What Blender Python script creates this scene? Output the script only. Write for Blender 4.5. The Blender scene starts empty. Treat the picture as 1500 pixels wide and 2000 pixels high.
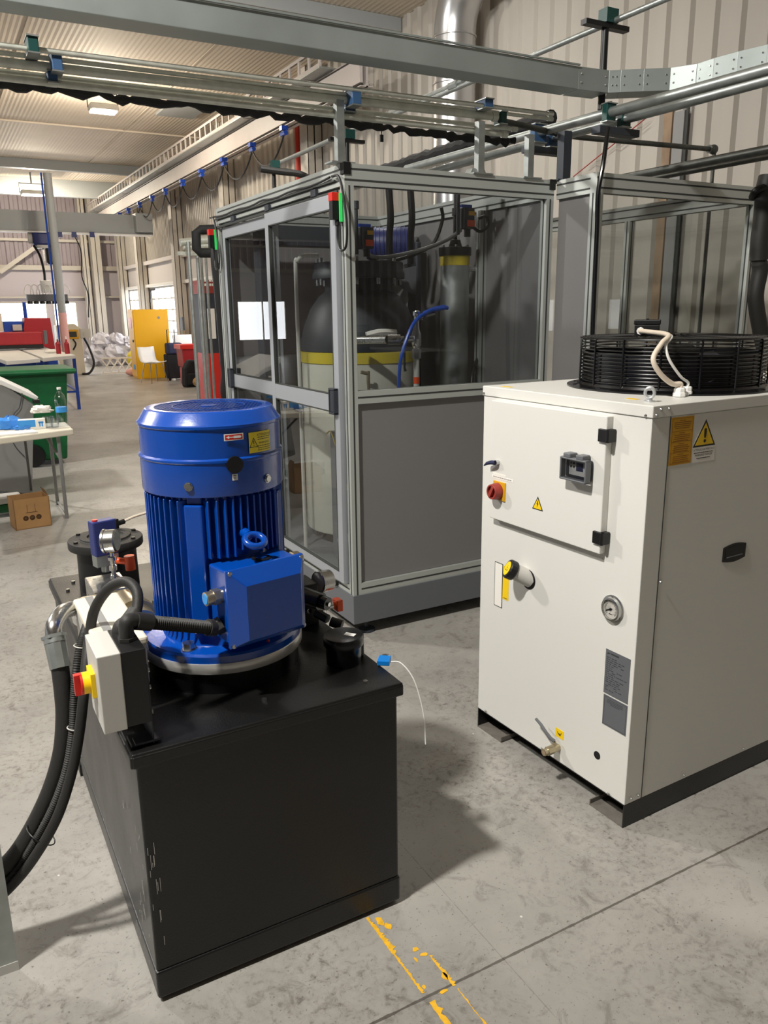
import bpy, math, random
from mathutils import Vector, Matrix
PI = math.pi
S = bpy.context.scene
random.seed(7)

# ------------------------------------------------------------------ camera, light, exposure
F_PX, YAW, PITCH, ROLL, CAM_H = 1549.94, 0.5066, 0.2506, -0.0119, 1.6
_fw = Vector((math.sin(YAW)*math.cos(PITCH), math.cos(YAW)*math.cos(PITCH), -math.sin(PITCH)))
_r = Vector((math.cos(YAW), -math.sin(YAW), 0)); _u = _r.cross(_fw)
CR = math.cos(ROLL)*_r + math.sin(ROLL)*_u
CU = -math.sin(ROLL)*_r + math.cos(ROLL)*_u
CL = Vector((0, 0, CAM_H))
cam_data = bpy.data.cameras.new('camera'); cam = bpy.data.objects.new('camera', cam_data)
S.collection.objects.link(cam)
cam.matrix_world = Matrix(((CR.x, CU.x, -_fw.x, 0), (CR.y, CU.y, -_fw.y, 0), (CR.z, CU.z, -_fw.z, CAM_H), (0, 0, 0, 1)))
cam_data.sensor_fit = 'HORIZONTAL'; cam_data.sensor_width = 36; cam_data.lens = 36*F_PX/1500
cam_data.clip_start = 0.05; cam_data.clip_end = 200
S.camera = cam
S.view_settings.view_transform = 'Standard'; S.view_settings.look = 'None'
S.view_settings.gamma = 1; S.view_settings.use_curve_mapping = False
S.view_settings.exposure = 0.26

world = bpy.data.worlds.new('hall_daylight'); S.world = world; world.use_nodes = True
world.node_tree.nodes['Background'].inputs[0].default_value = (0.93, 0.95, 1.0, 1)
world.node_tree.nodes['Background'].inputs[1].default_value = 0.48

def light(name, kind, loc, target, power, color, size=0.5, size_y=None):
    d = bpy.data.lights.new(name, kind); d.energy = power; d.color = color
    if kind == 'AREA':
        d.size = size
        if size_y: d.shape = 'RECTANGLE'; d.size_y = size_y
        else: d.shape = 'DISK'
    else: d.shadow_soft_size = size
    o = bpy.data.objects.new(name, d); S.collection.objects.link(o); o.location = loc
    o.rotation_euler = (Vector(target)-Vector(loc)).to_track_quat('-Z', 'Y').to_euler()
    return o
KEY, FILL_A, FILL_B = (-1.45, 1.25, 4.90), (-2.5, 7.5, 4.90), (3.2, 6.2, 4.90)
light('high_bay_lamp_light', 'AREA', KEY, (0.8, 2.1, 0.3), 400, (1.0, 0.965, 0.905), 0.32)
light('added_far_light', 'AREA', FILL_A, (1.0, 6.0, 0.3), 380, (1.0, 0.965, 0.905), 0.5)  # unseen lamp added as fill for the floor and enclosure
light('added_mid_light', 'AREA', FILL_B, (3.6, 9.5, 0.0), 130, (1.0, 0.965, 0.905), 0.5)  # unseen lamp added above the view to brighten the middle of the hall

def at(px, py, ax, v):                      # point of the plane (x, y or z = v) seen at a photo position
    d = _fw + CR*((px-750)/F_PX) - CU*((py-1000)/F_PX)
    i = 'xyz'.index(ax); t = (v-CL[i])/d[i]
    return CL + d*t

# ------------------------------------------------------------------ materials
def lin(c): return tuple(((x/255)/12.92 if x <= 10.3 else (((x/255)+.055)/1.055)**2.4) for x in c)
MATS = {}
def mat(name, rgb, rough=.5, metal=0, var=0.0, vscale=8, bump=0, bscale=60, rvar=0, coat=0, emit=None, es=0, stretch=None):
    m = bpy.data.materials.new(name); m.use_nodes = True; nt = m.node_tree; b = nt.nodes['Principled BSDF']
    c = lin(rgb); b.inputs['Base Color'].default_value = (*c, 1)
    b.inputs['Roughness'].default_value = rough; b.inputs['Metallic'].default_value = metal
    if coat: b.inputs['Coat Weight'].default_value = coat; b.inputs['Coat Roughness'].default_value = .12
    if var or bump or rvar:
        tc = nt.nodes.new('ShaderNodeTexCoord'); mp = nt.nodes.new('ShaderNodeMapping')
        nt.links.new(tc.outputs['Object'], mp.inputs[0])
        if stretch: mp.inputs['Scale'].default_value = stretch
    if var or rvar:
        n = nt.nodes.new('ShaderNodeTexNoise'); n.inputs['Scale'].default_value = vscale; n.inputs['Detail'].default_value = 5
        nt.links.new(mp.outputs[0], n.inputs['Vector'])
    if var:
        r = nt.nodes.new('ShaderNodeValToRGB'); r.color_ramp.elements[0].position = .3; r.color_ramp.elements[1].position = .7
        r.color_ramp.elements[0].color = (*[x*(1-var) for x in c], 1); r.color_ramp.elements[1].color = (*[min(1, x*(1+var)) for x in c], 1)
        nt.links.new(n.outputs[0], r.inputs[0]); nt.links.new(r.outputs[0], b.inputs['Base Color'])
    if rvar:
        q = nt.nodes.new('ShaderNodeMapRange'); q.inputs['To Min'].default_value = max(.02, rough-rvar); q.inputs['To Max'].default_value = rough+rvar
        nt.links.new(n.outputs[0], q.inputs[0]); nt.links.new(q.outputs[0], b.inputs['Roughness'])
    if bump:
        n2 = nt.nodes.new('ShaderNodeTexNoise'); n2.inputs['Scale'].default_value = bscale; n2.inputs['Detail'].default_value = 4
        nt.links.new(mp.outputs[0], n2.inputs['Vector'])
        bp = nt.nodes.new('ShaderNodeBump'); bp.inputs['Strength'].default_value = bump; bp.inputs['Distance'].default_value = .01
        nt.links.new(n2.outputs[0], bp.inputs['Height']); nt.links.new(bp.outputs[0], b.inputs['Normal'])
    if emit: b.inputs['Emission Color'].default_value = (*lin(emit), 1); b.inputs['Emission Strength'].default_value = es
    MATS[name] = m; return m
def glass(name, tint, gloss=.5, rough=.0):
    m = bpy.data.materials.new(name); m.use_nodes = True; nt = m.node_tree
    for n in list(nt.nodes):
        if n.type != 'OUTPUT_MATERIAL': nt.nodes.remove(n)
    out = [n for n in nt.nodes][0]
    t = nt.nodes.new('ShaderNodeBsdfTransparent'); t.inputs[0].default_value = (*tint, 1)
    g = nt.nodes.new('ShaderNodeBsdfGlossy'); g.inputs['Roughness'].default_value = rough
    t.inputs[0].default_value = (*[math.sqrt(q) for q in tint], 1)     # a pane is crossed twice: front and back face
    f = nt.nodes.new('ShaderNodeLayerWeight'); f.inputs[0].default_value = .5
    p5 = nt.nodes.new('ShaderNodeMath'); p5.operation = 'POWER'; p5.inputs[1].default_value = 5; nt.links.new(f.outputs['Facing'], p5.inputs[0])
    ma = nt.nodes.new('ShaderNodeMath'); ma.operation = 'MULTIPLY_ADD'; ma.inputs[1].default_value = .95; ma.inputs[2].default_value = .05; nt.links.new(p5.outputs[0], ma.inputs[0])
    ge = nt.nodes.new('ShaderNodeNewGeometry'); iv = nt.nodes.new('ShaderNodeMath'); iv.operation = 'SUBTRACT'; iv.inputs[0].default_value = gloss; nt.links.new(ge.outputs['Backfacing'], iv.inputs[1])
    iv.use_clamp = False; cl = nt.nodes.new('ShaderNodeMath'); cl.operation = 'MAXIMUM'; cl.inputs[1].default_value = 0; nt.links.new(iv.outputs[0], cl.inputs[0])
    bf = nt.nodes.new('ShaderNodeMath'); bf.operation = 'SUBTRACT'; bf.inputs[0].default_value = 1; nt.links.new(ge.outputs['Backfacing'], bf.inputs[1])
    m0 = nt.nodes.new('ShaderNodeMath'); m0.operation = 'MULTIPLY'; nt.links.new(cl.outputs[0], m0.inputs[0]); nt.links.new(bf.outputs[0], m0.inputs[1])
    mm = nt.nodes.new('ShaderNodeMath'); mm.operation = 'MULTIPLY'; nt.links.new(ma.outputs[0], mm.inputs[0]); nt.links.new(m0.outputs[0], mm.inputs[1])
    x = nt.nodes.new('ShaderNodeMixShader'); nt.links.new(mm.outputs[0], x.inputs[0])
    nt.links.new(t.outputs[0], x.inputs[1]); nt.links.new(g.outputs[0], x.inputs[2]); nt.links.new(x.outputs[0], out.inputs[0])
    MATS[name] = m; return m
M = MATS
mat('white_paint', (220, 219, 213), .42, bump=.03, bscale=400)
mat('black_tank', (13, 13, 13), .38, var=.25, vscale=5, bump=.12, bscale=220, rvar=.1)
mat('black', (14, 14, 15), .45); mat('black_gloss', (10, 10, 12), .24); mat('rubber', (38, 37, 35), .6, bump=.1, bscale=120)
mat('soft_black', (22, 22, 22), .75, bump=.6, bscale=14)
mat('blue_motor', (2, 68, 162), .24, coat=.5, bump=.03, bscale=90)
mat('blue', (28, 70, 170), .35); mat('blue_hose', (20, 80, 190), .3); mat('light_blue', (60, 150, 225), .5)
mat('deep_blue', (40, 50, 110), .45); mat('clamp_blue', (50, 82, 120), .5); mat('clamp_green', (10, 62, 58), .45)
mat('steel', (190, 190, 188), .28, 1, rvar=.1, vscale=30); mat('steel_bright', (205, 207, 208), .35, .6); mat('machined', (214, 212, 208), .30, .6)
mat('galv', (165, 170, 168), .42, .8, var=.12, vscale=20, rvar=.1)
mat('galv_tray', (160, 168, 166), .45, .55, var=.08, vscale=4, rvar=.1)
mat('duct', (195, 195, 196), .3, .9, var=.05, vscale=3)
mat('pipe', (205, 207, 196), .42, .25, var=.12, vscale=25); mat('pipe_dark', (82, 84, 80), .45, .6, var=.2, vscale=20)
mat('alu', (188, 192, 188), .40, .45); mat('alu_door', (172, 176, 182), .42, .4); mat('groove', (60, 62, 60), .6, .3)
mat('panel_grey', (122, 120, 120), .38, .1); mat('base_grey', (96, 99, 104), .45)
mat('dark_steel', (52, 56, 64), .5, .2); mat('dark_vessel', (48, 51, 56), .5, .1, var=.15, vscale=6)
mat('drum', (198, 196, 184), .45, 0, var=.05, vscale=5); mat('yellow_band', (196, 176, 40), .5)
mat('yellow', (245, 205, 10), .45); mat('sign_yellow', (238, 196, 20), .5); mat('label_orange', (214, 160, 18), .5); mat('label_line', (150, 96, 10), .6)
mat('label_yellow', (232, 212, 40), .5); mat('padlock_blue', (10, 120, 205), .35); mat('cabinet_yellow', (238, 178, 4), .45); mat('red', (205, 40, 30), .4); mat('dark_red', (150, 52, 44), .45); mat('machine_red', (165, 32, 42), .45)
mat('orange', (225, 80, 25), .45); mat('green_led', (60, 230, 110), .5, es=0)
mat('bin_green', (4, 92, 48), .45, var=.2, vscale=6); mat('stain_green', (60, 120, 70), .6)
mat('foot_lit_grey', (118, 113, 106), .6, .2, var=.15, vscale=30); mat('cream', (222, 214, 196), .5); mat('light_grey', (196, 194, 188), .5); mat('mid_grey', (135, 135, 134), .5); mat('plate_grey', (98, 100, 104), .5); mat('plate_ink', (58, 60, 64), .5)
mat('white', (235, 234, 230), .5); mat('paper', (238, 234, 226), .8); mat('off_white_cable', (222, 208, 190), .5)
mat('navy', (30, 36, 70), .7); mat('cloth_black', (18, 18, 22), .85)
mat('cardboard', (168, 128, 82), .8, var=.08, vscale=9); mat('ink_brown', (96, 68, 40), .8)
mat('beam_paint', (178, 170, 166), .5, var=.04, vscale=3); mat('beam_grey', (158, 162, 163), .5); mat('column', (196, 190, 180), .55)
mat('ceiling', (214, 202, 186), .75, var=.05, vscale=1.5); mat('wall_sheet', (176, 170, 161), .5, var=.06, vscale=1.2, stretch=(1, 1, .3))
mat('wall_panel', (206, 200, 196), .6); mat('far_sheet', (160, 150, 156), .6); mat('far_panel', (192, 184, 190), .6)
mat('rust', (142, 120, 98), .8, var=.45, vscale=5, stretch=(1, 1, .5)); mat('wood_light', (200, 196, 188), .7)
mat('window_light', (255, 255, 255), .5, emit=(246, 250, 255), es=4.0); mat('lamp_light', (255, 255, 255), .5, emit=(255, 246, 225), es=14)
mat('floor_yellow', (232, 178, 40), .6, var=.15, vscale=60); mat('gloves', (60, 140, 226), .55)
mat('bag_plastic', (186, 182, 188), .35, var=.1, vscale=10); mat('pink', (222, 170, 165), .7); mat('teal', (20, 100, 92), .5); mat('red_pipe', (190, 50, 34), .5)
mat('brass', (186, 174, 146), .3, .9); mat('chrome', (210, 210, 212), .12, 1)
glass('glass_clear', (.80, .83, .83), 1.5); glass('glass_tint', (.60, .62, .63), 1.1); glass('glass_side', (.70, .72, .71), 1.0)
glass('plastic_clear', (.80, .86, .92), 4, .08); glass('smoke_cover', (.62, .63, .65), 1.0, .1)

def floor_mat():
    m = bpy.data.materials.new('concrete'); m.use_nodes = True; nt = m.node_tree; b = nt.nodes['Principled BSDF']; L = nt.links.new
    tc = nt.nodes.new('ShaderNodeTexCoord'); P = tc.outputs['Object']
    def noise(sc, det=6, rough=.6, dist=0):
        n = nt.nodes.new('ShaderNodeTexNoise'); n.inputs['Scale'].default_value = sc; n.inputs['Detail'].default_value = det
        n.inputs['Roughness'].default_value = rough; n.inputs['Distortion'].default_value = dist; L(P, n.inputs['Vector']); return n.outputs[0]
    def ramp(src, stops):
        r = nt.nodes.new('ShaderNodeValToRGB'); e = r.color_ramp.elements
        while len(e) > 1: e.remove(e[-1])
        e[0].position = stops[0][0]; e[0].color = (*stops[0][1], 1)
        for p, c in stops[1:]: q = e.new(p); q.color = (*c, 1)
        L(src, r.inputs[0]); return r.outputs[0]
    def mix(a, c, fac, mode='MULTIPLY'):
        x = nt.nodes.new('ShaderNodeMix'); x.data_type = 'RGBA'; x.blend_type = mode
        if isinstance(fac, float): x.inputs[0].default_value = fac
        else: L(fac, x.inputs[0])
        L(a, x.inputs[6])
        if isinstance(c, tuple): x.inputs[7].default_value = (*c, 1)
        else: L(c, x.inputs[7])
        return x.outputs[2]
    base = ramp(noise(1.3, 8, .62), [(.25, lin((136, 133, 128))), (.5, lin((160, 157, 151))), (.75, lin((178, 174, 167)))])
    fine = ramp(noise(38, 6, .7, .4), [(.34, (.50, .48, .46)), (.46, (.90, .89, .88)), (.6, (1, 1, 1))])
    patch = ramp(noise(2.2, 3, .5), [(.38, (0, 0, 0)), (.62, (1, 1, 1))])
    c = mix(base, fine, patch)
    speck = ramp(noise(95, 3, .6), [(.30, (.36, .34, .32)), (.37, (1, 1, 1))])
    c = mix(c, speck, .8)
    smear = ramp(noise(9, 7, .75, 1.2), [(.34, (.62, .60, .58)), (.46, (1, 1, 1)), (.70, (1.0, 1.0, 1.0)), (.8, (1.08, 1.07, 1.05))])
    c = mix(c, smear, .8)
    v = nt.nodes.new('ShaderNodeTexVoronoi'); v.inputs['Scale'].default_value = 7; L(P, v.inputs['Vector'])
    chips = ramp(v.outputs['Distance'], [(.022, (1, 1, 1)), (.03, (0, 0, 0))])
    c = mix(c, lin((214, 210, 200)), chips, 'MIX')
    sx = nt.nodes.new('ShaderNodeSeparateXYZ'); L(P, sx.inputs[0])
    def joint(axis, off, period, w, strength):
        a = nt.nodes.new('ShaderNodeMath'); a.operation = 'SUBTRACT'; L(sx.outputs[axis], a.inputs[0]); a.inputs[1].default_value = off-period/2
        k = nt.nodes.new('ShaderNodeMath'); k.operation = 'PINGPONG'; L(a.outputs[0], k.inputs[0]); k.inputs[1].default_value = period/2
        n = noise(30, 2); kk = nt.nodes.new('ShaderNodeMath'); kk.operation = 'MULTIPLY_ADD'; L(n, kk.inputs[0]); kk.inputs[1].default_value = -.006; L(k.outputs[0], kk.inputs[2])
        g = nt.nodes.new('ShaderNodeMath'); g.operation = 'GREATER_THAN'; L(kk.outputs[0], g.inputs[0]); g.inputs[1].default_value = period/2-.003-w
        q = nt.nodes.new('ShaderNodeMath'); q.operation = 'MULTIPLY'; L(g.outputs[0], q.inputs[0]); q.inputs[1].default_value = strength
        return q.outputs[0]
    c = mix(c, (.28, .26, .24), joint(1, 1.317, 4.6, .0035, .9))
    c = mix(c, (.55, .53, .5), joint(0, 1.062, 4.6, .0012, .6))
    L(c, b.inputs['Base Color'])
    rr = nt.nodes.new('ShaderNodeMapRange'); L(noise(3, 5), rr.inputs[0]); rr.inputs['To Min'].default_value = .22; rr.inputs['To Max'].default_value = .5
    L(rr.outputs[0], b.inputs['Roughness'])
    bp = nt.nodes.new('ShaderNodeBump'); bp.inputs['Strength'].default_value = .12; bp.inputs['Distance'].default_value = .004
    L(noise(60, 5), bp.inputs['Height']); L(bp.outputs[0], b.inputs['Normal'])
    return m

# ------------------------------------------------------------------ mesh builder
def frame(d):
    d = d.normalized(); a = Vector((0, 0, 1)) if abs(d.z) < .9 else Vector((1, 0, 0))
    x = a.cross(d).normalized(); return x, d.cross(x)
def RZ(a, o=(0, 0, 0)): return Matrix.Translation(o) @ Matrix.Rotation(a, 4, 'Z')
class MB:
    def __init__(s, X=None): s.v = []; s.f = []; s.sm = []; s.mi = []; s.m = 0; s.X = X or Matrix.Identity(4)
    def add(s, vs, fs, smooth=False):
        n = len(s.v); s.v += [s.X @ Vector(v) for v in vs]; s.f += [tuple(i+n for i in f) for f in fs]
        s.sm += [smooth]*len(fs); s.mi += [s.m]*len(fs); return s
    def bx(s, x0, x1, y0, y1, z0, z1):
        vs = [(x, y, z) for x in (x0, x1) for y in (y0, y1) for z in (z0, z1)]
        return s.add(vs, [(0, 1, 3, 2), (4, 6, 7, 5), (0, 4, 5, 1), (2, 3, 7, 6), (0, 2, 6, 4), (1, 5, 7, 3)])
    def box(s, c, d, R=None):
        X = s.X; s.X = X @ Matrix.Translation(c) @ (R.to_4x4() if R else Matrix.Identity(4))
        s.bx(-d[0]/2, d[0]/2, -d[1]/2, d[1]/2, -d[2]/2, d[2]/2); s.X = X; return s
    def bar(s, a, b, w, h=None, up=(0, 0, 1)):           # rectangular bar between two points
        a, b = Vector(a), Vector(b); d = (b-a); up = Vector(up)
        if abs(d.normalized().dot(up)) > .99: up = Vector((0, 1, 0))
        x = d.cross(up).normalized(); z = x.cross(d).normalized(); h = h or w
        vs = [p + x*(i*w/2) + z*(j*h/2) for p in (a, b) for i, j in ((-1, -1), (1, -1), (1, 1), (-1, 1))]
        return s.add(vs, [(0, 1, 2, 3), (7, 6, 5, 4), (0, 4, 5, 1), (1, 5, 6, 2), (2, 6, 7, 3), (3, 7, 4, 0)])
    def cyl(s, a, b, r, r2=None, n=20, smooth=True):
        a, b = Vector(a), Vector(b); r2 = r if r2 is None else r2; x, y = frame(b-a)
        vs = [p + (x*math.cos(2*PI*i/n) + y*math.sin(2*PI*i/n))*q for p, q in ((a, r), (b, r2)) for i in range(n)]
        s.add(vs, [(i, (i+1) % n, n+(i+1) % n, n+i) for i in range(n)], smooth)
        s.add(vs[:n], [tuple(range(n))[::-1]]); s.add(vs[n:], [tuple(range(n))]); return s
    def tube(s, pts, r, n=10, closed=False):
        pts = [Vector(p) for p in pts]; k = len(pts); rs = r if isinstance(r, (list, tuple)) else [r]*k
        T = [((pts[(i+1) % k]-pts[i-1]) if closed else (pts[min(i+1, k-1)]-pts[max(i-1, 0)])).normalized() for i in range(k)]
        x, y = frame(T[0]); vs = []
        for i in range(k):
            x = (x - T[i]*x.dot(T[i])).normalized(); y = T[i].cross(x)
            vs += [pts[i] + (x*math.cos(2*PI*j/n) + y*math.sin(2*PI*j/n))*rs[i] for j in range(n)]
        rng = range(k if closed else k-1)
        s.add(vs, [(i*n+j, i*n+(j+1) % n, ((i+1) % k)*n+(j+1) % n, ((i+1) % k)*n+j) for i in rng for j in range(n)], True)
        if not closed: s.add(vs[:n], [tuple(range(n))[::-1]]); s.add(vs[-n:], [tuple(range(n))])
        return s
    def lathe(s, prof, a=(0, 0, 0), d=(0, 0, 1), n=32, smooth=True, caps=True):
        a = Vector(a); d = Vector(d).normalized(); x, y = frame(d); k = len(prof); vs = []
        for r, z in prof: vs += [a + d*z + (x*math.cos(2*PI*j/n) + y*math.sin(2*PI*j/n))*r for j in range(n)]
        s.add(vs, [(i*n+j, i*n+(j+1) % n, (i+1)*n+(j+1) % n, (i+1)*n+j) for i in range(k-1) for j in range(n)], smooth)
        if caps and prof[0][0] > 1e-5: s.add(vs[:n], [tuple(range(n))[::-1]])
        if caps and prof[-1][0] > 1e-5: s.add(vs[-n:], [tuple(range(n))])
        return s
    def prism(s, poly, d, o=(0, 0, 0), u=(1, 0, 0), v=(0, 1, 0)):    # polygon in the (u, v) plane pushed along u x v
        o, u, v = Vector(o), Vector(u), Vector(v); w = u.cross(v).normalized()*d; n = len(poly)
        vs = [o+u*p[0]+v*p[1] for p in poly] + [o+u*p[0]+v*p[1]+w for p in poly]
        s.add(vs, [tuple(range(n))[::-1], tuple(range(n, 2*n))] + [(i, (i+1) % n, n+(i+1) % n, n+i) for i in range(n)]); return s
    def ball(s, c, r, n=12, sq=(1, 1, 1)):
        prof = [(r*math.sin(PI*i/8), -r*math.cos(PI*i/8)) for i in range(9)]; prof[0] = (0, -r); prof[-1] = (0, r)
        X = s.X; s.X = X @ Matrix.Translation(c) @ Matrix.Diagonal((*sq, 1)); s.lathe(prof, n=n); s.X = X; return s
    def text(s, body, size, o, u, v, align='CENTER', squash=1):
        cu = bpy.data.curves.new('lettering', 'FONT'); cu.body = body; cu.size = size; cu.align_x = align; cu.align_y = 'CENTER'; cu.resolution_u = 2
        ob = bpy.data.objects.new('lettering', cu); me = bpy.data.meshes.new_from_object(ob)
        o, u, v = Vector(o), Vector(u).normalized(), Vector(v).normalized()
        s.add([o+u*(p.co.x*squash)+v*p.co.y for p in me.vertices], [tuple(f.vertices) for f in me.polygons])
        bpy.data.objects.remove(ob); bpy.data.curves.remove(cu); bpy.data.meshes.remove(me); return s
    def build(s, name, mats, parent=None, bevel=0, world=False, seg=2):
        vs = s.v
        if world and parent:
            W = Matrix.Identity(4); q = parent; ch = []
            while q: ch.append(q); q = q.parent
            for q in reversed(ch): W = W @ Matrix.Translation(q.location) @ q.rotation_euler.to_matrix().to_4x4()
            Wi = W.inverted(); vs = [Wi @ v for v in vs]
        me = bpy.data.meshes.new(name); me.from_pydata([tuple(v) for v in vs], [], s.f); me.validate(); me.update()
        mats = mats if isinstance(mats, (list, tuple)) else [mats]
        for m in mats: me.materials.append(M[m] if isinstance(m, str) else m)
        if len(me.polygons) == len(s.f):
            me.polygons.foreach_set('use_smooth', s.sm); me.polygons.foreach_set('material_index', s.mi)
            me.set_sharp_from_angle(angle=math.radians(35)); me.polygons.foreach_set('use_smooth', s.sm)
        o = bpy.data.objects.new(name, me); S.collection.objects.link(o)
        if parent: o.parent = parent
        if bevel:
            b = o.modifiers.new('bevel', 'BEVEL'); b.width = bevel; b.segments = seg; b.limit_method = 'ANGLE'; b.angle_limit = math.radians(40)
        return o
def tag(o, label, cat, group=None, kind=None):
    o['label'] = label; o['category'] = cat
    if group: o['group'] = group
    if kind: o['kind'] = kind
    return o
def thing(name, label, cat, loc=(0, 0, 0), rz=0, group=None):
    o = bpy.data.objects.new(name, None); S.collection.objects.link(o); o.location = loc; o.rotation_euler = (0, 0, rz); o.empty_display_size = .1
    return tag(o, label, cat, group)
def struct(o): o['kind'] = 'structure'; return o
def dup(root, loc, rz=None, label=None):
    r = root.copy(); S.collection.objects.link(r); r.location = loc
    if rz is not None: r.rotation_euler = (0, 0, rz)
    if label: r['label'] = label
    def rec(a, b):
        for ch in [o for o in S.collection.objects if o.parent == a]:
            c = ch.copy(); S.collection.objects.link(c); c.parent = b; rec(ch, c)
    rec(root, r); return r
def smooth_path(pts, k=8):
    P = [Vector(p) for p in pts]; P = [P[0]*2-P[1]] + P + [P[-1]*2-P[-2]]; out = []
    for i in range(1, len(P)-2):
        a, b, c, d = P[i-1:i+3]
        for j in range(k):
            t = j/k; out.append(.5*((2*b)+(c-a)*t+(2*a-5*b+4*c-d)*t*t+(3*b-a-3*c+d)*t**3))
    out.append(P[-2]); return out
def corrugate(pts, r, step=.006, depth=.12, n=10):
    P = [pts[0]]; out = []
    L = [0]
    for a, b in zip(pts, pts[1:]): L.append(L[-1]+(b-a).length)
    N = int(L[-1]/step*2); rs = []; j = 0
    for i in range(N+1):
        t = L[-1]*i/N
        while j < len(L)-2 and L[j+1] < t: j += 1
        out.append(pts[j].lerp(pts[j+1], (t-L[j])/max(1e-6, L[j+1]-L[j]))); rs.append(r*(1 if i % 2 else 1-depth))
    return out, rs
X_, Y_, Z_ = Vector((1, 0, 0)), Vector((0, 1, 0)), Vector((0, 0, 1))

# ------------------------------------------------------------------ the hall
WX, FY, CZ = 5.8, 28.0, 5.2
struct(MB().bx(-26, WX+.1, -7, FY+.2, -.1, 0).build('floor', floor_mat()))
def ceiling():
    mb = MB(); x0, x1, y0, y1 = -26, WX, -7, FY
    xs = []; x = x0
    while x < x1: xs += [(x, 0), (x+.035, .005)]; x += .07
    xs.append((x1, 0))
    vs = [(x, y, CZ+z) for x, z in xs for y in (y0, y1)]
    mb.add(vs, [(2*i, 2*i+1, 2*i+3, 2*i+2) for i in range(len(xs)-1)])
    mb.bx(x0, x1, y0, y1, CZ+.03, CZ+.08)
    return mb.build('ceiling', 'ceiling')
struct(ceiling())
def sheet(y0, y1, z0, z1, x, pitch=.25, dep=.035):
    mb = MB(); ys = []; y = y0
    while y < y1-1e-6:
        ys += [(y, 0), (y+pitch*.44, 0), (y+pitch*.54, dep), (y+pitch*.90, dep)]; y += pitch
    ys.append((y, 0)); vs = [(x-d, y, z) for y, d in ys for z in (z0, z1)]
    mb.add(vs, [(2*i, 2*i+2, 2*i+3, 2*i+1) for i in range(len(ys)-1)]); return mb
wr = sheet(-7, 16, 0, CZ, WX); w2 = sheet(16, FY, 2.95, CZ, WX, .14, .02)
wr.add(w2.v, w2.f); wr.m = 1
# smooth liner panels with window openings at the far end
wins = [(17.3, 19.6, .75, 2.25), (21.4, 24.2, .75, 2.25), (25.2, 27.2, .75, 2.25)]
wr.bx(WX, WX+.06, 16, FY, 0, .75); wr.bx(WX, WX+.06, 16, FY, 2.25, 2.95)
e = [16]+[v for w in wins for v in w[:2]]+[FY]
for i in range(0, len(e), 2): wr.bx(WX, WX+.06, e[i], e[i+1], .75, 2.25)
wr.m = 0; wr.bx(WX+.07, WX+.1, -7, 16, 0, CZ); wr.bx(WX+.07, WX+.1, 16, FY, 2.95, CZ)
struct(wr.build('wall_right', ['wall_sheet', 'wall_panel']))
def window(n, mb_pane, frame_mb):
    o = mb_pane.build('window_%d' % n, 'window_light'); struct(o); frame_mb.build('window_frame', 'column', o); return o
for i, (a, b, c, d) in enumerate(wins):
    fr = MB()
    for k in range(5): y = a+(b-a)*k/4; fr.bx(WX-.01, WX+.05, y-.018, y+.018, c, d)
    for k in range(6): z = c+(d-c)*k/5; fr.bx(WX-.01, WX+.05, a, b, z-.015, z+.015)
    window(i+1, MB().bx(WX+.06, WX+.07, a, b, c, d), fr)
# far wall
fw = MB(); fwin = [(-24, -19.5), (-18, -14.5), (-8.2, -6.3), (-3.0, 3.35), (3.55, 4.25)]
fw.m = 1; fw.bx(-26, WX, FY, FY+.1, 0, .55); fw.bx(-26, WX, FY, FY+.1, 1.92, 2.9)
e = [-26]+[v for w in fwin for v in w]+[WX]
for i in range(0, len(e), 2): fw.bx(e[i], e[i+1], FY, FY+.1, .55, 1.92)
fw.m = 0; y = FY
xs = []; x = -26
while x < WX: xs += [(x, 0), (x+.10, 0), (x+.13, .04), (x+.22, .04)]; x += .25
xs.append((WX, 0)); vs = [(x, FY-d, z) for x, d in xs for z in (2.9, CZ)]
fw.add(vs, [(2*i, 2*i+1, 2*i+3, 2*i+2) for i in range(len(xs)-1)]); fw.bx(-26, WX, FY+.02, FY+.1, 2.9, CZ)
struct(fw.build('wall_far', ['far_sheet', 'far_panel']))
for i, (a, b) in enumerate(fwin):
    fr = MB(); k = max(2, int((b-a)/1.3))
    for j in range(k+1): x = a+(b-a)*j/k; fr.bx(x-.02, x+.02, FY-.01, FY+.06, .55, 1.92)
    fr.bx(a, b, FY-.01, FY+.06, .53, .57); fr.bx(a, b, FY-.01, FY+.06, 1.90, 1.95)
    window(4+i, MB().bx(a, b, FY+.06, FY+.07, .55, 1.92), fr)
struct(MB().bx(-26, WX+.1, -7.2, -7, 0, CZ+.1).build('wall_back', 'mid_grey'))
# columns, girts, portal beams
ti = 1
def trim(mb, m, bevel=0):
    global ti
    o = struct(mb.build('trim_%d' % ti, m, bevel=bevel)); ti += 1; return o
def hcol(x, y, w=.28, d=.24, z1=CZ, m='column'):
    mb = MB(); t = .02
    mb.bx(x-d/2, x+d/2, y-w/2, y-w/2+t, 0, z1).bx(x-d/2, x+d/2, y+w/2-t, y+w/2, 0, z1).bx(x-.01, x+.01, y-w/2, y+w/2, 0, z1).bx(x-d/2-.005, x-d/2+.012, y-w/2, y+w/2, 0, z1)
    return trim(mb, m)
for y in (27.3, 24.6, 20.6, 16.6, 12.4): hcol(WX-.16, y)
hcol(4.95, FY-.25, .3, .3); hcol(4.62, FY-.25, .1, .2)
for z, w in ((2.9, .14), (3.75, .08), (2.05, .06), (4.45, .10)): trim(MB().bx(-26, WX-.2, FY-.14, FY-.04, z, z+w), 'column')
trim(MB().bar(at(0, 532, 'y', 27.7), at(80, 475, 'y', 27.7), .12, .12), 'column')
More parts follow.
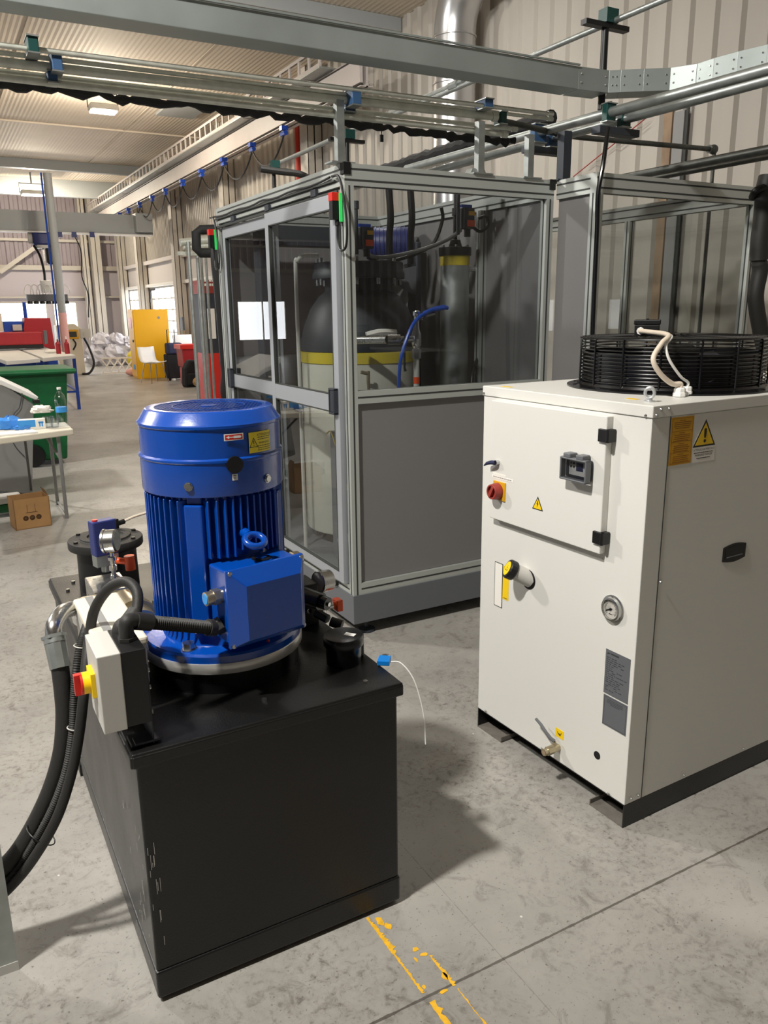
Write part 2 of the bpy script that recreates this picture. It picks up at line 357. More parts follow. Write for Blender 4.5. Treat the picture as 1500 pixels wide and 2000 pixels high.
trim(MB().bx(WX-.12, WX-.02, 16, FY-.3, 2.9, 3.0), 'wall_panel'); trim(MB().bx(WX-.12, WX-.02, 16, FY-.3, 2.28, 2.36), 'white')
for y, h in ((25.2, .45), (22.2, .22), (9.9, .16)): trim(MB().bx(-26, WX-.02, y-.09, y+.09, CZ-h, CZ-.001), 'beam_grey')
for y in (5.4, 13.6, 18.0): trim(MB().bx(-26, WX-.02, y-.03, y+.03, CZ-.03, CZ-.001), 'ceiling')
for x in (-3.2, -.8, 1.6, 4.0): trim(MB().bx(x-.012, x+.012, -7, FY, CZ-.014, CZ-.001), 'ceiling')
# the narrow exposed rusty strip and joint in the right wall
trim(MB().bx(WX-.06, WX-.038, 5.22, 5.31, .3, 3.3), 'rust'); trim(MB().bx(WX-.062, WX-.036, 5.09, 5.20, .3, 3.18), 'mid_grey')
trim(MB().bx(WX-.05, WX-.036, 5.06, 5.085, .0, 3.35), 'groove'); trim(MB().bx(WX-.06, WX-.036, -7, 5.06, 3.35, 3.37), 'groove')

# ------------------------------------------------------------------ floor marks
yl = MB()
def flake(x, y, w, l, s):
    random.seed(s); n = 9; poly = [(x+math.cos(2*PI*i/n)*w*random.uniform(.6, 1.1), y+math.sin(2*PI*i/n)*l*random.uniform(.6, 1.1)) for i in range(n)]
    yl.prism(poly, .0008, (0, 0, .0002))
def strip(x, y0, y1, w0, w1, s):
    random.seed(s); n = 40; L = []; R = []
    for i in range(n+1):
        t = i/n; w = 1.6*(w0+(w1-w0)*t)*random.uniform(.45, 1.2); L.append((x-.003+random.uniform(0, .002), y0+(y1-y0)*t)); R.append((x-.003+w, y0+(y1-y0)*t))
    for i in range(n):
        yl.prism([L[i], R[i], R[i+1], L[i+1]] if y1 > y0 else [L[i+1], R[i+1], R[i], L[i]], .0008, (0, 0, .0002))
strip(.830, 0.9, 1.30, .013, .011, 1); strip(.829, 1.33, 1.47, .006, .004, 2); strip(.827, 1.47, 1.615, .012, .005, 3)
strip(.910, 0.9, 1.30, .004, .003, 5); strip(.906, 1.31, 1.42, .008, .005, 4)
for a in ((.852, 1.585, .012, .02, 1), (.862, 1.56, .010, .014, 2), (.885, 1.455, .010, .009, 3), (.895, 1.43, .012, .007, 4), (.903, 1.345, .008, .014, 5), (.868, 1.425, .004, .010, 6), (.875, 1.31, .016, .006, 7), (.842, 1.345, .006, .008, 8)): flake(*a)
tag(yl.build('floor_marking', 'floor_yellow'), 'worn yellow painted line flaking off the concrete in front of the black tank', 'floor marking')

# ------------------------------------------------------------------ hydraulic tank
TX0, TX1, TY0, TY1, TZ = .271, .932, 1.620, 2.965, .669
tank = thing('hydraulic_tank', 'large black steel oil tank standing on the floor under the blue motor', 'tank', (.6, 2.29, 0))
mb = MB(); mb.bx(TX0, TX1, TY0, TY1, .085, TZ-.012)
mb.bx(TX0-.003, TX1+.003, TY0-.003, TY1+.003, .012, .088); tb = mb.build('tank_body', 'black_tank', tank, .006, True)
# lid with turned-down rounded rim and open corners
ld = MB(); ld.bx(TX0-.010, TX1+.012, TY0-.010, TY1+.010, TZ-.012, TZ); ld.bx(TX0-.010, TX1+.012, TY0-.012, TY0-.004, TZ-.035, TZ-.006)
ld.bx(TX1+.005, TX1+.014, TY0-.010, TY1+.010, TZ-.035, TZ-.006); ld.bx(TX0-.014, TX0-.005, TY0-.010, TY1+.010, TZ-.035, TZ-.006)
ld.build('lid', 'black_tank', tank, .007, True, 3)
MB().bx(.262, .30, 2.72, 2.80, 0, .045).build('foot', 'black', tank, 0, True)
for (x, y) in ((.60, 1.70), (.30, 2.80), (.33, 2.88), (.86, 1.66), (.92, 2.2)):
    MB().cyl((x, y, TZ), (x, y, TZ+.006), .007, n=6, smooth=False).build('screw', 'steel', tank, 0, True)
sc = MB(); random.seed(3)
for i in range(26):
    z = random.uniform(.05, .45); y = random.choice([random.uniform(1.64, 1.70), random.uniform(1.66, 1.85)]); h = random.uniform(.005, .03)
    sc.bx(TX0-.0042, TX0-.0034, y, y+random.uniform(.0006, .0016), z, z+h)
for i in range(14):
    x = TX0+random.uniform(.004, .03); z = random.uniform(.15, .42); sc.bx(x, x+.0008, TY0-.0042, TY0-.0034, z, z+random.uniform(.01, .04))
sc.build('paint_scratches', 'light_grey', tank, 0, True)
# filler cap
cp = thing('filler_cap', 'black plastic breather cap with white sticker on the tank top', 'cap', (.868, 1.80, TZ))
mb = MB(); mb.lathe([(.047, 0), (.049, .052), (.055, .055), (.056, .072), (.052, .080), (.035, .083), (0, .083)], n=40); mb.build('cap_body', 'black_gloss', cp)
mb = MB(RZ(-.9)); mb.bx(.005, .035, -.008, .009, .0832, .0838); mb.build('sticker', 'white', cp)
mb = MB(RZ(.3)); mb.bx(.045, .062, -.018, .018, .0, .07); mb.build('latch', 'black_gloss', cp, .003)
# padlock with cable on the rim
pk = thing('padlock', 'small blue padlock lying on the tank corner', 'padlock', (.958, 1.735, TZ))
R = RZ(-.65) @ Matrix.Scale(1.3, 4); mb = MB(R); mb.bx(-.013, .013, -.017, .013, 0.002, .013); mb.build('lock_body', 'padlock_blue', pk, .002)
mb = MB(R); mb.tube([Vector((-.009*math.cos(PI*i/8)*1, .013+.014*math.sin(PI*i/8), .008)) for i in range(9)], .0022, 8); mb.build('shackle', 'steel', pk)
pts = smooth_path([(.968, 1.722, TZ+.008), (.985, 1.690, TZ+.012), (1.005, 1.655, TZ-.03), (1.018, 1.630, TZ-.12), (1.015, 1.615, TZ-.20)])
tag(MB().tube(pts, .0017, 8).build('seal_wire', 'white'), 'thin white wire hanging from the blue padlock', 'wire')

# ------------------------------------------------------------------ blue motor
MC = Vector((.592, 1.975, TZ)); JA = math.radians(-80)          # axis, direction the terminal box faces
mot = thing('electric_motor', 'tall blue finned electric motor standing upright on the black tank', 'motor', MC)
MB().lathe([(.200, 0), (.200, .058)], n=56).build('adapter_ring', 'black_gloss', mot, .002)
MB().lathe([(.190, .058), (.2105, .058), (.2115, .060), (.2115, .084), (.2105, .086), (.19, .086)], n=64).build('machined_ring', 'machined', mot)
MB().lathe([(.209, .086), (.2095, .104), (.205, .110), (.158, .112), (.152, .125), (.150, .150), (.146, .17)], n=64).build('flange', 'blue_motor', mot)
def jdir(a): return Vector((math.cos(JA+a), math.sin(JA+a), 0))
b = MB(); b.lathe([(.146, .14), (.146, .53)], n=48)
Rj = RZ(JA)                                                       # local +x = outward at the box
for q in range(4):
    b.X = RZ(JA+q*PI/2)
    for k in range(-5, 6):
        yy = k*.0185; ro = math.sqrt(max(.0, .174**2-yy*yy)); ri = math.sqrt(max(0, .135**2-yy*yy))
        z0, z1 = .150, .495-abs(k)*.001
        if q == 0 and abs(yy) < .105: z0 = .36 if abs(yy) < .03 else .345
        b.bx(ri, ro, yy-.0024, yy+.0024, z0, z1)
        b.bx(ro-.010, ro-.006, yy-.0024, yy+.0024, z1, z1+.012)
b.build('finned_body', 'blue_motor', mot, .0012, seg=1)
for q in range(4):
    mb = MB(RZ(JA+q*PI/2+PI/4)); mb.prism([(.12, -.034), (.172, -.022), (.172, .022), (.12, .034)], .33, (0, 0, .15)); mb.prism([(.12, -.030), (.160, -.018), (.160, .018), (.12, .030)], .04, (0, 0, .478))
    mb.build('side_boss', 'blue_motor', mot, .004)
# cowl with stepped bands, sloped shoulder and grille
cw = MB(); cw.lathe([(.150, .500), (.1765, .500), (.1775, .504), (.1775, .580), (.1800, .583), (.1800, .588), (.1750, .592), (.1755, .660), (.1785, .663), (.1785, .669), (.1740, .673), (.1585, .698), (.1555, .700), (.134, .700), (.134, .697)], n=72, caps=False)
cw.build('fan_cowl', 'blue_motor', mot)
gr = MB(RZ(math.radians(20)))
n = 23
for i in range(n):
    o = -.130+.26*i/(n-1); h = math.sqrt(max(0, .133**2-o*o)); gr.bx(o-.0016, o+.0016, -h, h, .6990, .6993); gr.bx(-h, h, o-.0012, o+.0012, .6988, .6991)
for rr in (.09,): gr.lathe([(rr-.0015, .698), (rr-.0015, .7002), (rr+.0015, .7002), (rr+.0015, .698)], n=40, caps=False)
gr.lathe([(.02, .695), (.02, .7003), (0, .7003)], n=24); gr.build('fan_grille', 'blue_motor', mot)
MB().lathe([(.132, .660), (0, .660)], n=32).build('cowl_inside', 'black', mot)
for a in (-46, 20, 110, 200):
    mb = MB(); d = jdir(math.radians(a)); mb.cyl(d*.172+Z_*.528, d*.184+Z_*.528, .009, n=6, smooth=False); mb.cyl(d*.172+Z_*.528, d*.180+Z_*.528, .011, n=16); mb.build('cowl_bolt', 'steel', mot)
d = jdir(math.radians(-10)); mb = MB(); mb.cyl(d*.170+Z_*.576, d*.183+Z_*.576, .0205, n=28); mb.build('rubber_plug', 'black', mot, .002)
def wrap(r, a0, a1, z0, z1, n=8):
    """patch that follows the cowl"""
    mb = MB(); vs = []
    for i in range(n+1):
        d = jdir(math.radians(a0+(a1-a0)*i/n)); vs += [d*r+Z_*z0, d*r+Z_*z1]
    mb.add(vs, [(2*i, 2*i+2, 2*i+3, 2*i+1) for i in range(n)], True); return mb
# markings: yellow warning label, red arrow label, white tag
def on_cowl(mb, r, a, z, pts2):  # 2d polygon in metres around (a, z)
    vs = []
    for x, y in pts2: d = jdir(math.radians(a)+x/r); vs.append(d*r+Z_*(z+y))
    mb.add(vs, [tuple(range(len(vs)))])
LB = MB()
for k, z in ((0, 0),):
    w = wrap(.1782, 3, 26, .598, .648); LB.add(w.v, w.f)
LB.m = 1
def tri_ring(mb, r, a, z, s, t):
    o = [(-s*.55, -s*.45), (s*.55, -s*.45), (0, s*.55)]; i_ = [(-s*.55+t*1.6, -s*.45+t), (s*.55-t*1.6, -s*.45+t), (0, s*.55-t*2)]
    for j in range(3): on_cowl(mb, r, a, z, [o[j], o[(j+1) % 3], i_[(j+1) % 3], i_[j]])
tri_ring(LB, .1786, 7.5, .622, .024, .0016)
on_cowl(LB, .1786, 7.5, .622, [(-.0008, -.003), (.0008, -.003), (.0011, .006), (-.0011, .006)]); on_cowl(LB, .1786, 7.5, .622, [(-.001, -.0075), (.001, -.0075), (.001, -.0055), (-.001, -.0055)])
def cowl_text(mb, body, size, a, z, r=.1786):
    t = MB(); t.text(body, size, (0, 0, 0), (1, 0, 0), (0, 1, 0)); vs = []
    for v in t.v: d = jdir(math.radians(a)+v.x/r); vs.append(d*r+Z_*(z+v.y))
    mb.add(vs, t.f)
cowl_text(LB, 'ATTENZIONE', .0078, 18.5, .640); cowl_text(LB, 'WARNING', .0078, 18.5, .620)
random.seed(2)
for z in (.634, .629, .613, .608, .603):
    x = -.022
    while x < .020:
        w = random.uniform(.003, .008); on_cowl(LB, .1786, 18.5, z, [(x, -.0008), (min(x+w, .022), -.0008), (min(x+w, .022), .0008), (x, .0008)]); x += w+.0016
LB.build('warning_label', ['label_yellow', 'black'], mot)
LR = MB(); w = wrap(.1782, -17, -1.5, .634, .650); LR.add(w.v, w.f); LR.m = 1; w = wrap(.1785, -16.2, -2.3, .6362, .6478); LR.add(w.v, w.f)
LR.m = 0; on_cowl(LR, .1788, -9.5, .642, [(-.019, 0), (-.011, -.0035), (-.011, .0035)]); on_cowl(LR, .1788, -9.5, .642, [(-.011, -.0011), (0, -.0011), (0, .0011), (-.011, .0011)]); on_cowl(LR, .1788, -9.5, .642, [(0, -.003), (.017, -.003), (.020, 0), (.017, .003), (0, .003)])
LR.build('arrow_label', ['white', 'red'], mot)
LT = MB(); w = wrap(.1782, -12.5, -8, .538, .553, 2); LT.add(w.v, w.f); LT.m = 1; on_cowl(LT, .1786, -10.2, .550, [(-.004, -.001), (.004, -.001), (.004, .001), (-.004, .001)])
for k in range(4): on_cowl(LT, .1786, -10.2, .5415+k*.0018, [(-.003, -.0003), (.003, -.0003), (.003, .0003), (-.003, .0003)])
LT.build('small_tag', ['white', 'black'], mot)
# terminal box
tbx = MB(Rj); tbx.bx(.14, .235, -.100, .100, .150, .335); tbo = tbx.build('terminal_box', 'blue_motor', mot, .005)
lidm = MB(Rj)
o = [(-.108, .145), (.108, .145), (.108, .343), (-.108, .343)]; i2 = [(-.070, .166), (.082, .166), (.082, .304), (-.070, .304)]
vs = [(.235, y, z) for y, z in o]+[(.243, y, z) for y, z in o]+[(.271, y, z) for y, z in i2]
lidm.add(vs, [(3, 2, 1, 0), (8, 9, 10, 11)]+[(i, (i+1) % 4, 4+(i+1) % 4, 4+i) for i in range(4)]+[(4+i, 4+(i+1) % 4, 8+(i+1) % 4, 8+i) for i in range(4)])
lo = lidm.build('box_lid', 'blue_motor', tbo, .002)
for y, z in ((-.099, .335), (.100, .335), (-.100, .153), (.100, .155)):
    MB(Rj).cyl((.243, y, z), (.250, y, z), .0055, n=12).build('lid_screw', 'steel', tbo)
MB(Rj).lathe([(.024, 0), (.024, .003), (0, .003)], (.190, .02, .335), (0, 0, 1), 24).build('rubber_seal', 'black', tbo)
MB(Rj).lathe([(.013, .003), (.013, .006), (0, .006)], (.190, .02, .335), (0, 0, 1), 24).build('knockout', 'blue_motor', tbo)
g1 = MB(Rj); g1.cyl((.195, -.100, .268), (.195, -.140, .268), .017, n=24); g1.cyl((.195, -.104, .268), (.195, -.122, .268), .020, n=6, smooth=False); go = g1.build('cable_gland', 'brass', tbo)
MB(Rj).cyl((.195, -.139, .268), (.195, -.1415, .268), .013, n=20).build('blue_plug', 'light_blue', go)
# eyebolt
ey = MB(Rj); ey.cyl((.15, -.012, .405), (.192, -.012, .400), .014, .012, n=20); c0 = Vector((.212, -.008, .392))
ey.tube([c0+Vector((.020*math.cos(t), .024*math.sin(t), -.010*math.cos(t))) for t in [2*PI*i/28 for i in range(28)]], .0085, 12, True); ey.build('lifting_eye', 'blue_motor', mot)
for a in (-56, 35, 124, 214):
    d = jdir(math.radians(a)); mb = MB(); p = d*.180+Z_*.109; mb.cyl(p, p+Z_*.004, .019, n=24); mb.cyl(p+Z_*.004, p+Z_*.020, .016, n=6, smooth=False); mb.build('flange_bolt', 'steel', mot, .001)
d = jdir(math.radians(8)); MB().ball(d*.192+Z_*.113, .004).build('paint_dot', 'red', mot)

# conduit from the black isolator box into the terminal box
jbW = MC + (RZ(JA) @ Vector((.195, -.102, .195)))
eb = Vector((.290, 1.690, .905))
cd = thing('conduit', 'black corrugated conduit running level into the blue terminal box', 'conduit', eb)
st = jbW + (RZ(JA) @ Vector((0, -.034, 0)))
e1 = eb+Vector((.0, .0, .045)); e2 = e1+(st-e1).normalized()*.065
dirn = (st-e1).normalized()
MB().tube(smooth_path([eb, eb+Z_*.022, e1+Vector((.003, 0, -.006)), e1+dirn*.014, e1+dirn*.03]), .0165, 16).build('elbow', 'rubber', cd, 0, True)
MB().cyl(e1+dirn*.024, e2, .0205, .0195, n=20).cyl(eb-Z_*.001, eb+Z_*.006, .021, n=6, smooth=False).build('elbow_collar', 'rubber', cd, .001, True)
pp, rs = corrugate([e2-dirn*.002, st], .0165, .0052, .16); MB().tube(pp, rs, 14).build('corrugated_hose', 'rubber', cd, 0, True)
MB().cyl(st-dirn*.004, st+dirn*.018, .0205, n=18).cyl(st+dirn*.018, jbW, .0215, n=6, smooth=False).build('hose_nut', 'rubber', cd, .001, True)

# ------------------------------------------------------------------ isolator switch on its bracket
sw = thing('isolator_switch', 'grey and black isolator box with red and yellow rotary switch on the tank corner', 'switch box', (.265, 1.69, TZ))
MB().bx(.213, .262, 1.622, 1.765, .727, .905).build('housing', 'light_grey', sw, .002, True)
MB().bx(.262, .314, 1.624, 1.770, .730, .903).build('rear_housing', 'black', sw, .002, True)
mb = MB(); c = Vector((.213, 1.695, .822)); mb.cyl(c+X_*.001, c-X_*.010, .028, n=28); mb.bx(.2035, .213, 1.667, 1.723, .794, .850); pl = mb.build('yellow_plate', 'yellow', sw, .001, True)
mb = MB(); mb.cyl(c-X_*.008, c-X_*.024, .024, n=28); mb.build('yellow_collar', 'yellow', pl, .001, True)
mb = MB(); mb.lathe([(.024, 0), (.024, .005), (.017, .005), (.017, .002), (0, .002)], c-X_*.024, (-1, 0, 0), 28); mb.bx(.172, .189, 1.688, 1.702, .798, .846); mb.build('red_knob', 'red', sw, .001, True)
mb = MB(); mb.bx(.268, .325, 1.640, 1.690, TZ, TZ+.008).bx(.275, .335, 1.630, 1.665, TZ+.008, TZ+.013).bx(.314, .318, 1.635, 1.76, TZ, .86); mb.build('bracket', 'dark_steel', sw, .002, True)
for z in (.74, .80, .84): MB().cyl((.318, 1.65, z), (.323, 1.65, z), .005, n=8).build('bracket_screw', 'steel', sw, 0, True)
# ------------------------------------------------------------------ beige junction box behind
jb = thing('junction_box', 'long beige junction box behind the isolator on the left tank edge', 'junction box', (.32, 1.98, TZ))
MB().bx(.243, .352, 1.800, 2.150, .735, .838).build('box_body', 'light_grey', jb, .005, True)
MB().bx(.240, .356, 1.796, 2.154, .838, .858).build('box_cover', 'cream', jb, .006, True)
MB().bx(.28, .33, 1.86, 2.08, TZ, .735).build('box_stand', 'black', jb, 0, True)
MB().bx(.27, .29, 1.80, 2.15, .8585, .8592).build('cover_groove', 'mid_grey', jb, 0, True)

# ------------------------------------------------------------------ pump manifold, gauge, pressure switch
mf = thing('pump_manifold', 'steel pump manifold block with round inlet flange on the tank left edge', 'pump', (.37, 2.4, TZ))
MB().bx(.315, .42, 2.30, 2.46, TZ, .815).build('valve_block', 'steel', mf, .003, True)
MB().cyl((.40, 2.10, .76), (.40, 2.32, .76), .052, n=32).cyl((.40, 2.16, .76), (.40, 2.19, .76), .062, n=32).build('pump_housing', 'brass', mf, .003, True)
mb = MB(); mb.cyl((.325, 2.26, .785), (.275, 2.26, .785), .036, n=28).cyl((.275, 2.26, .785), (.255, 2.26, .785), .028, n=28); mb.build('inlet_flange', 'brass', mf, .002, True)
for k in range(4):
    a = PI/4+k*PI/2; MB().cyl((.277, 2.26+.028*math.cos(a), .785+.028*math.sin(a)), (.262, 2.26+.028*math.cos(a), .785+.028*math.sin(a)), .008, n=12).build('flange_screw', 'chrome', mf, 0, True)
mb = MB(); mb.cyl((.46, 2.20, .785), (.62, 2.23, .785), .012, n=16); mb.build('pressure_pipe', 'steel', mf, 0, True)
gp = Vector((.392, 2.40, .815))
ga = thing('pressure_gauge', 'round steel pressure gauge seen from behind above the pump manifold', 'gauge', gp)
mb = MB(); mb.lathe([(.010, 0), (.010, .012), (.007, .014), (.007, .026), (.012, .028), (.012, .044), (.008, .046), (.008, .058), (.013, .060), (.013, .070), (.006, .072), (.006, .085)], n=16); mb.build('fitting', 'chrome', ga)
mb = MB(); n_ = Vector((.86, -.48, .05)).normalized(); c = Vector((0, 0, .120)); mb.lathe([(.030, -.020), (.0345, -.016), (.0345, .012), (.037, .014), (.037, .020), (.034, .022), (0, .022)], c, -n_, 32); mb.build('gauge_case', 'steel', ga)
mb = MB(); mb.cyl((0, 0, .083), (0, 0, .092), .008, n=6, smooth=False); mb.build('brass_nut', 'yellow_band', ga)
ps = thing('pressure_switch', 'blue pressure switch box with red knob behind the steel gauge', 'pressure switch', (.385, 2.49, .815))
mb = MB(RZ(.25)); mb.bx(-.035, .04, -.018, .022, .055, .165); mb.build('switch_case', 'deep_blue', ps, .004)
MB(RZ(.25)).bx(-.034, .038, -.017, .018, .02, .056).cyl((0, 0, 0), (0, 0, .02), .014).build('switch_base', 'galv', ps, .002)
MB(RZ(.25)).cyl((-.02, 0, .165), (-.02, 0, .170), .008, n=12).build('red_knob', 'red', ps)
MB().cyl((.03, -.02, .035), (.065, -.04, .030), .010).cyl((.065, -.04, .05), (.067, -.041, .005), .016, n=16).build('orange_knob', 'orange', ps)
# suction pipe with ferrule, then rubber hose
e = thing('suction_pipe', 'shiny bent steel pipe with crimped ferrule on the tank left side', 'pipe', (.2, 2.0, .75))
a0 = Vector((.262, 2.225, .770))
pts = smooth_path([a0, at(150, 1189, 'y', 2.18), at(122, 1196, 'y', 2.10), at(106, 1220, 'y', 2.04), at(105, 1245, 'y', 2.02)])
MB().tube(pts, .0205, 20).build('bent_pipe', 'steel', e, 0, True)
f0, f1 = at(105, 1240, 'y', 2.02), at(118, 1305, 'y', 1.98)
df = (f1-f0).normalized()
mb = MB(); mb.cyl(f0, f0+df*.008, .031, n=6, smooth=False).cyl(f0+df*.008, f0+df*.020, .027, n=24).cyl(f0+df*.020, f1, .0265, .025, n=10, smooth=False); mb.build('ferrule', 'galv', e, .001, True)
hp = [f1-df*.01, at(123, 1350, 'y', 1.97), at(126, 1400, 'y', 1.96), at(120, 1470, 'y', 1.95), at(98, 1545, 'y', 1.95), at(62, 1620, 'y', 1.955), at(25, 1675, 'y', 1.965), at(-25, 1720, 'y', 1.98), at(-90, 1770, 'y', 2.0)]
tag(MB().tube(smooth_path(hp), .0215, 20).build('rubber_hose', 'rubber'), 'thick smooth rubber suction hose hanging down to the floor', 'hose')
c1 = [at(205, 1180, 'y', 2.16), at(178, 1205, 'y', 2.08), at(163, 1240, 'y', 1.98), at(150, 1300, 'y', 1.93), at(145, 1360, 'y', 1.92), at(142, 1430, 'y', 1.91), at(128, 1510, 'y', 1.90), at(98, 1590, 'y', 1.905), at(55, 1665, 'y', 1.94), at(20, 1712, 'y', 1.965), at(-50, 1775, 'y', 1.98)]
pp, rs = corrugate(smooth_path(c1), .0110, .0056, .16); tag(MB().tube(pp, rs, 10).build('corrugated_conduit', 'rubber'), 'thin corrugated conduit strapped in front of the thick rubber hose', 'conduit')
# loop conduit: rises from the bundle, loops over and enters the black box from above
c2 = [at(-45, 1790, 'y', 1.97), at(15, 1738, 'y', 1.955), at(62, 1682, 'y', 1.91), at(110, 1600, 'y', 1.87), at(140, 1510, 'y', 1.86), at(155, 1430, 'y', 1.85), at(163, 1360, 'y', 1.85), at(168, 1300, 'y', 1.88), at(175, 1240, 'y', 1.92), at(185, 1190, 'y', 1.92), at(212, 1150, 'y', 1.88), at(245, 1136, 'y', 1.84), at(267, 1155, 'y', 1.80), at(266, 1195, 'y', 1.77), at(246, 1222, 'y', 1.755), at(236, 1245, 'y', 1.750)]
cl = thing('looped_conduit', 'thick black conduit looping over the beige box into the isolator', 'conduit', (.26, 1.8, .9))
MB().tube(smooth_path(c2), .0125, 14).build('hose', 'rubber', cl, 0, True)
MB().tube(smooth_path([at(266, 1195, 'y', 1.77), at(250, 1216, 'y', 1.757), at(237, 1228, 'y', 1.752), at(236, 1256, 'y', 1.75)]), .020, 16).build('end_elbow', 'rubber', cl, 0, True)
for i, (px, py, r) in enumerate(((156, 1262, .0140), (143, 1422, .0140), (80, 1630, .040))):
    c = at(px, py, 'y', (1.955, 1.911, 1.925)[i]); ax_ = (at(px-(8 if i < 2 else 30), py+40, 'y', 1.9)-at(px, py, 'y', 1.9)).normalized(); x, y = frame(ax_)
    tag(MB().tube([c+x*math.cos(t)*r+y*math.sin(t)*r for t in [2*PI*k/20 for k in range(20)]], .0016, 6, True).build('cable_tie', 'light_grey' if i < 2 else 'black'),
        ('grey cable tie around the conduits beside the beige box', 'grey cable tie around the conduits below the red switch', 'black cable tie around the hose bundle near the floor')[i], 'cable tie')

# ------------------------------------------------------------------ return filter on the tank back
fl = thing('return_filter', 'black round filter housing with wide bolted lid at the tank back', 'filter', (.438, 2.78, TZ))
MB().lathe([(.100, 0), (.098, .145)], n=40).build('filter_body', 'black', fl)
MB().lathe([(.098, .145), (.122, .147), (.124, .152), (.124, .172), (.122, .176), (.085, .178), (.083, .184), (.06, .184), (.058, .178), (0, .178)], n=48).build('filter_lid', 'rubber', fl, .001)
for k in range(6): a = k*PI/3+.3; MB().cyl((.107*math.cos(a), .107*math.sin(a), .176), (.107*math.cos(a), .107*math.sin(a), .183), .008, n=6, smooth=False).build('lid_bolt', 'black', fl)
sn = thing('level_sensor', 'black plug connector with pale cable resting on the filter lid', 'connector', (.47, 2.86, TZ+.18))
mb = MB(RZ(.25)); mb.bx(-.045, .02, -.018, .016, .0, .028).bx(-.02, .03, -.012, .012, .0, .036).cyl((.02, 0, .015), (.055, 0, .020), .009); mb.build('plug', 'black', sn, .003)
MB(RZ(.25)).tube(smooth_path([(.05, 0, .02), (.12, .01, .03), (.25, .02, .03), (.3, .05, -.05)]), .005, 8).build('cable', 'off_white_cable', sn)

# ------------------------------------------------------------------ valve cluster right of the motor
vc = thing('valve_cluster', 'black hydraulic valve block with orange knob right of the motor', 'valve', (.89, 2.14, TZ))
mb = MB(); mb.bx(.845, .925, 2.08, 2.18, TZ, .80).bx(.835, .895, 2.12, 2.2, .78, .86); vb = mb.build('valve_body', 'black', vc, .004, True)
MB().cyl((.86, 2.10, .775), (.905, 2.02, .765), .027, n=24).cyl((.905, 2.02, .765), (.917, 1.998, .762), .020, n=24).build('solenoid', 'black_gloss', vc, .002, True)
MB().cyl((.905, 2.06, .715), (.925, 2.02, .705), .014, n=6, smooth=False).cyl((.93, 2.01, .700), (.955, 1.985, .692), .015, n=16).build('adjuster', 'black', vc, .001, True)
MB().cyl((.917, 1.998, .762), (.9195, 1.993, .7615), .007, n=6, smooth=False).cyl((.888, 2.078, .72), (.888, 2.072, .72), .008, n=12).build('steel_screw', 'chrome', vc, 0, True)
MB().bx(.850, .862, 2.076, 2.0795, .685, .735).build('rating_tag', 'light_grey', vc, 0, True)
MB().bx(.868, .90, 2.12, 2.17, .86, .885).build('clear_plug', 'brass', vc, .006, True)
gq = Vector((.950, 2.11, .700))
g2 = thing('pressure_gauge', 'round steel pressure gauge between the motor and the enclosure', 'gauge', gq)
mb = MB(); mb.cyl((-.045, 0, .012), (.03, -.01, .012), .011, n=12).cyl((0, 0, -.01), (0, 0, .045), .010, n=12).cyl((0, 0, .045), (0, 0, .062), .006, n=12); mb.build('fitting', 'chrome', g2)
n_ = Vector((-.97, -.20, .05)).normalized(); c = Vector((0, 0, .092)); mb = MB(); mb.lathe([(.030, -.030), (.033, -.028), (.033, .006), (.036, .008), (.036, .014), (.033, .016), (.031, .014)], c, n_, 32)
mb.build('gauge_case', 'steel', g2); MB().lathe([(.0305, .0145), (.0305, .0150), (0, .0150)], c, n_, 28).build('dial', 'light_grey', g2)
MB().cyl((.03, -.01, .012), (.058, -.014, .012), .011, n=14).bx(.036, .056, -.03, .006, -.006, .030).build('orange_knob', 'orange', g2, .002)

# ------------------------------------------------------------------ chiller
CH = thing('water_chiller', 'white industrial water chiller cabinet with a fan cage on top', 'chiller', (1.7076, 1.5464, 0), .0324)
CWd, CHt, CL_ = .7474, 1.3335, 1.30
fcx, fcy = .50, .365
MB().bx(0, CL_, 0, CWd, .082, 1.298).build('cabinet', 'white_paint', CH, .002)
mb = MB(); n = 48
mb.bx(-.004, CL_+.004, -.004, CWd+.004, 1.299, CHt); mb.build('top_cover', 'white_paint', CH, .003, seg=3)
# side panel seam and edge folds
MB().bx(.0735, .0765, -.0012, .002, .082, 1.298).build('panel_seam', 'groove', CH)
mb = MB(); mb.bx(0, CL_, 0, .004, 0, .082).bx(.10, CL_, 0, .13, 0, .006).bx(0, CL_, CWd-.004, CWd, 0, .082).bx(.10, CL_, CWd-.13, CWd, 0, .006)
mb.bx(.10, .13, .004, CWd-.004, .0, .082).bx(.004, CL_, .004, CWd-.004, .076, .0815); mb.build('base_frame', 'black_tank', CH)
for y0, y1, yl_ in ((.004, .145, .141), (CWd-.145, CWd-.004, CWd-.145)): MB().bx(0, .12, y0, y1, 0, .006).bx(0, .12, yl_, yl_+.004, 0, .022).build('base_foot', 'foot_lit_grey', CH)  # flange of the black channel, painted grey for the light falling on it
# control door
DX = -.026
dr = MB(); dr.bx(DX, 0, .140, .672, .874, 1.291); do = dr.build('control_door', 'white_paint', CH, .003, seg=3)
for z in (1.235, .925): MB().bx(DX-.008, -.002, .124, .166, z-.019, z+.019).cyl((DX-.004, .130, z-.019), (DX-.004, .130, z+.019), .006, n=12).build('hinge', 'black', do, .002)
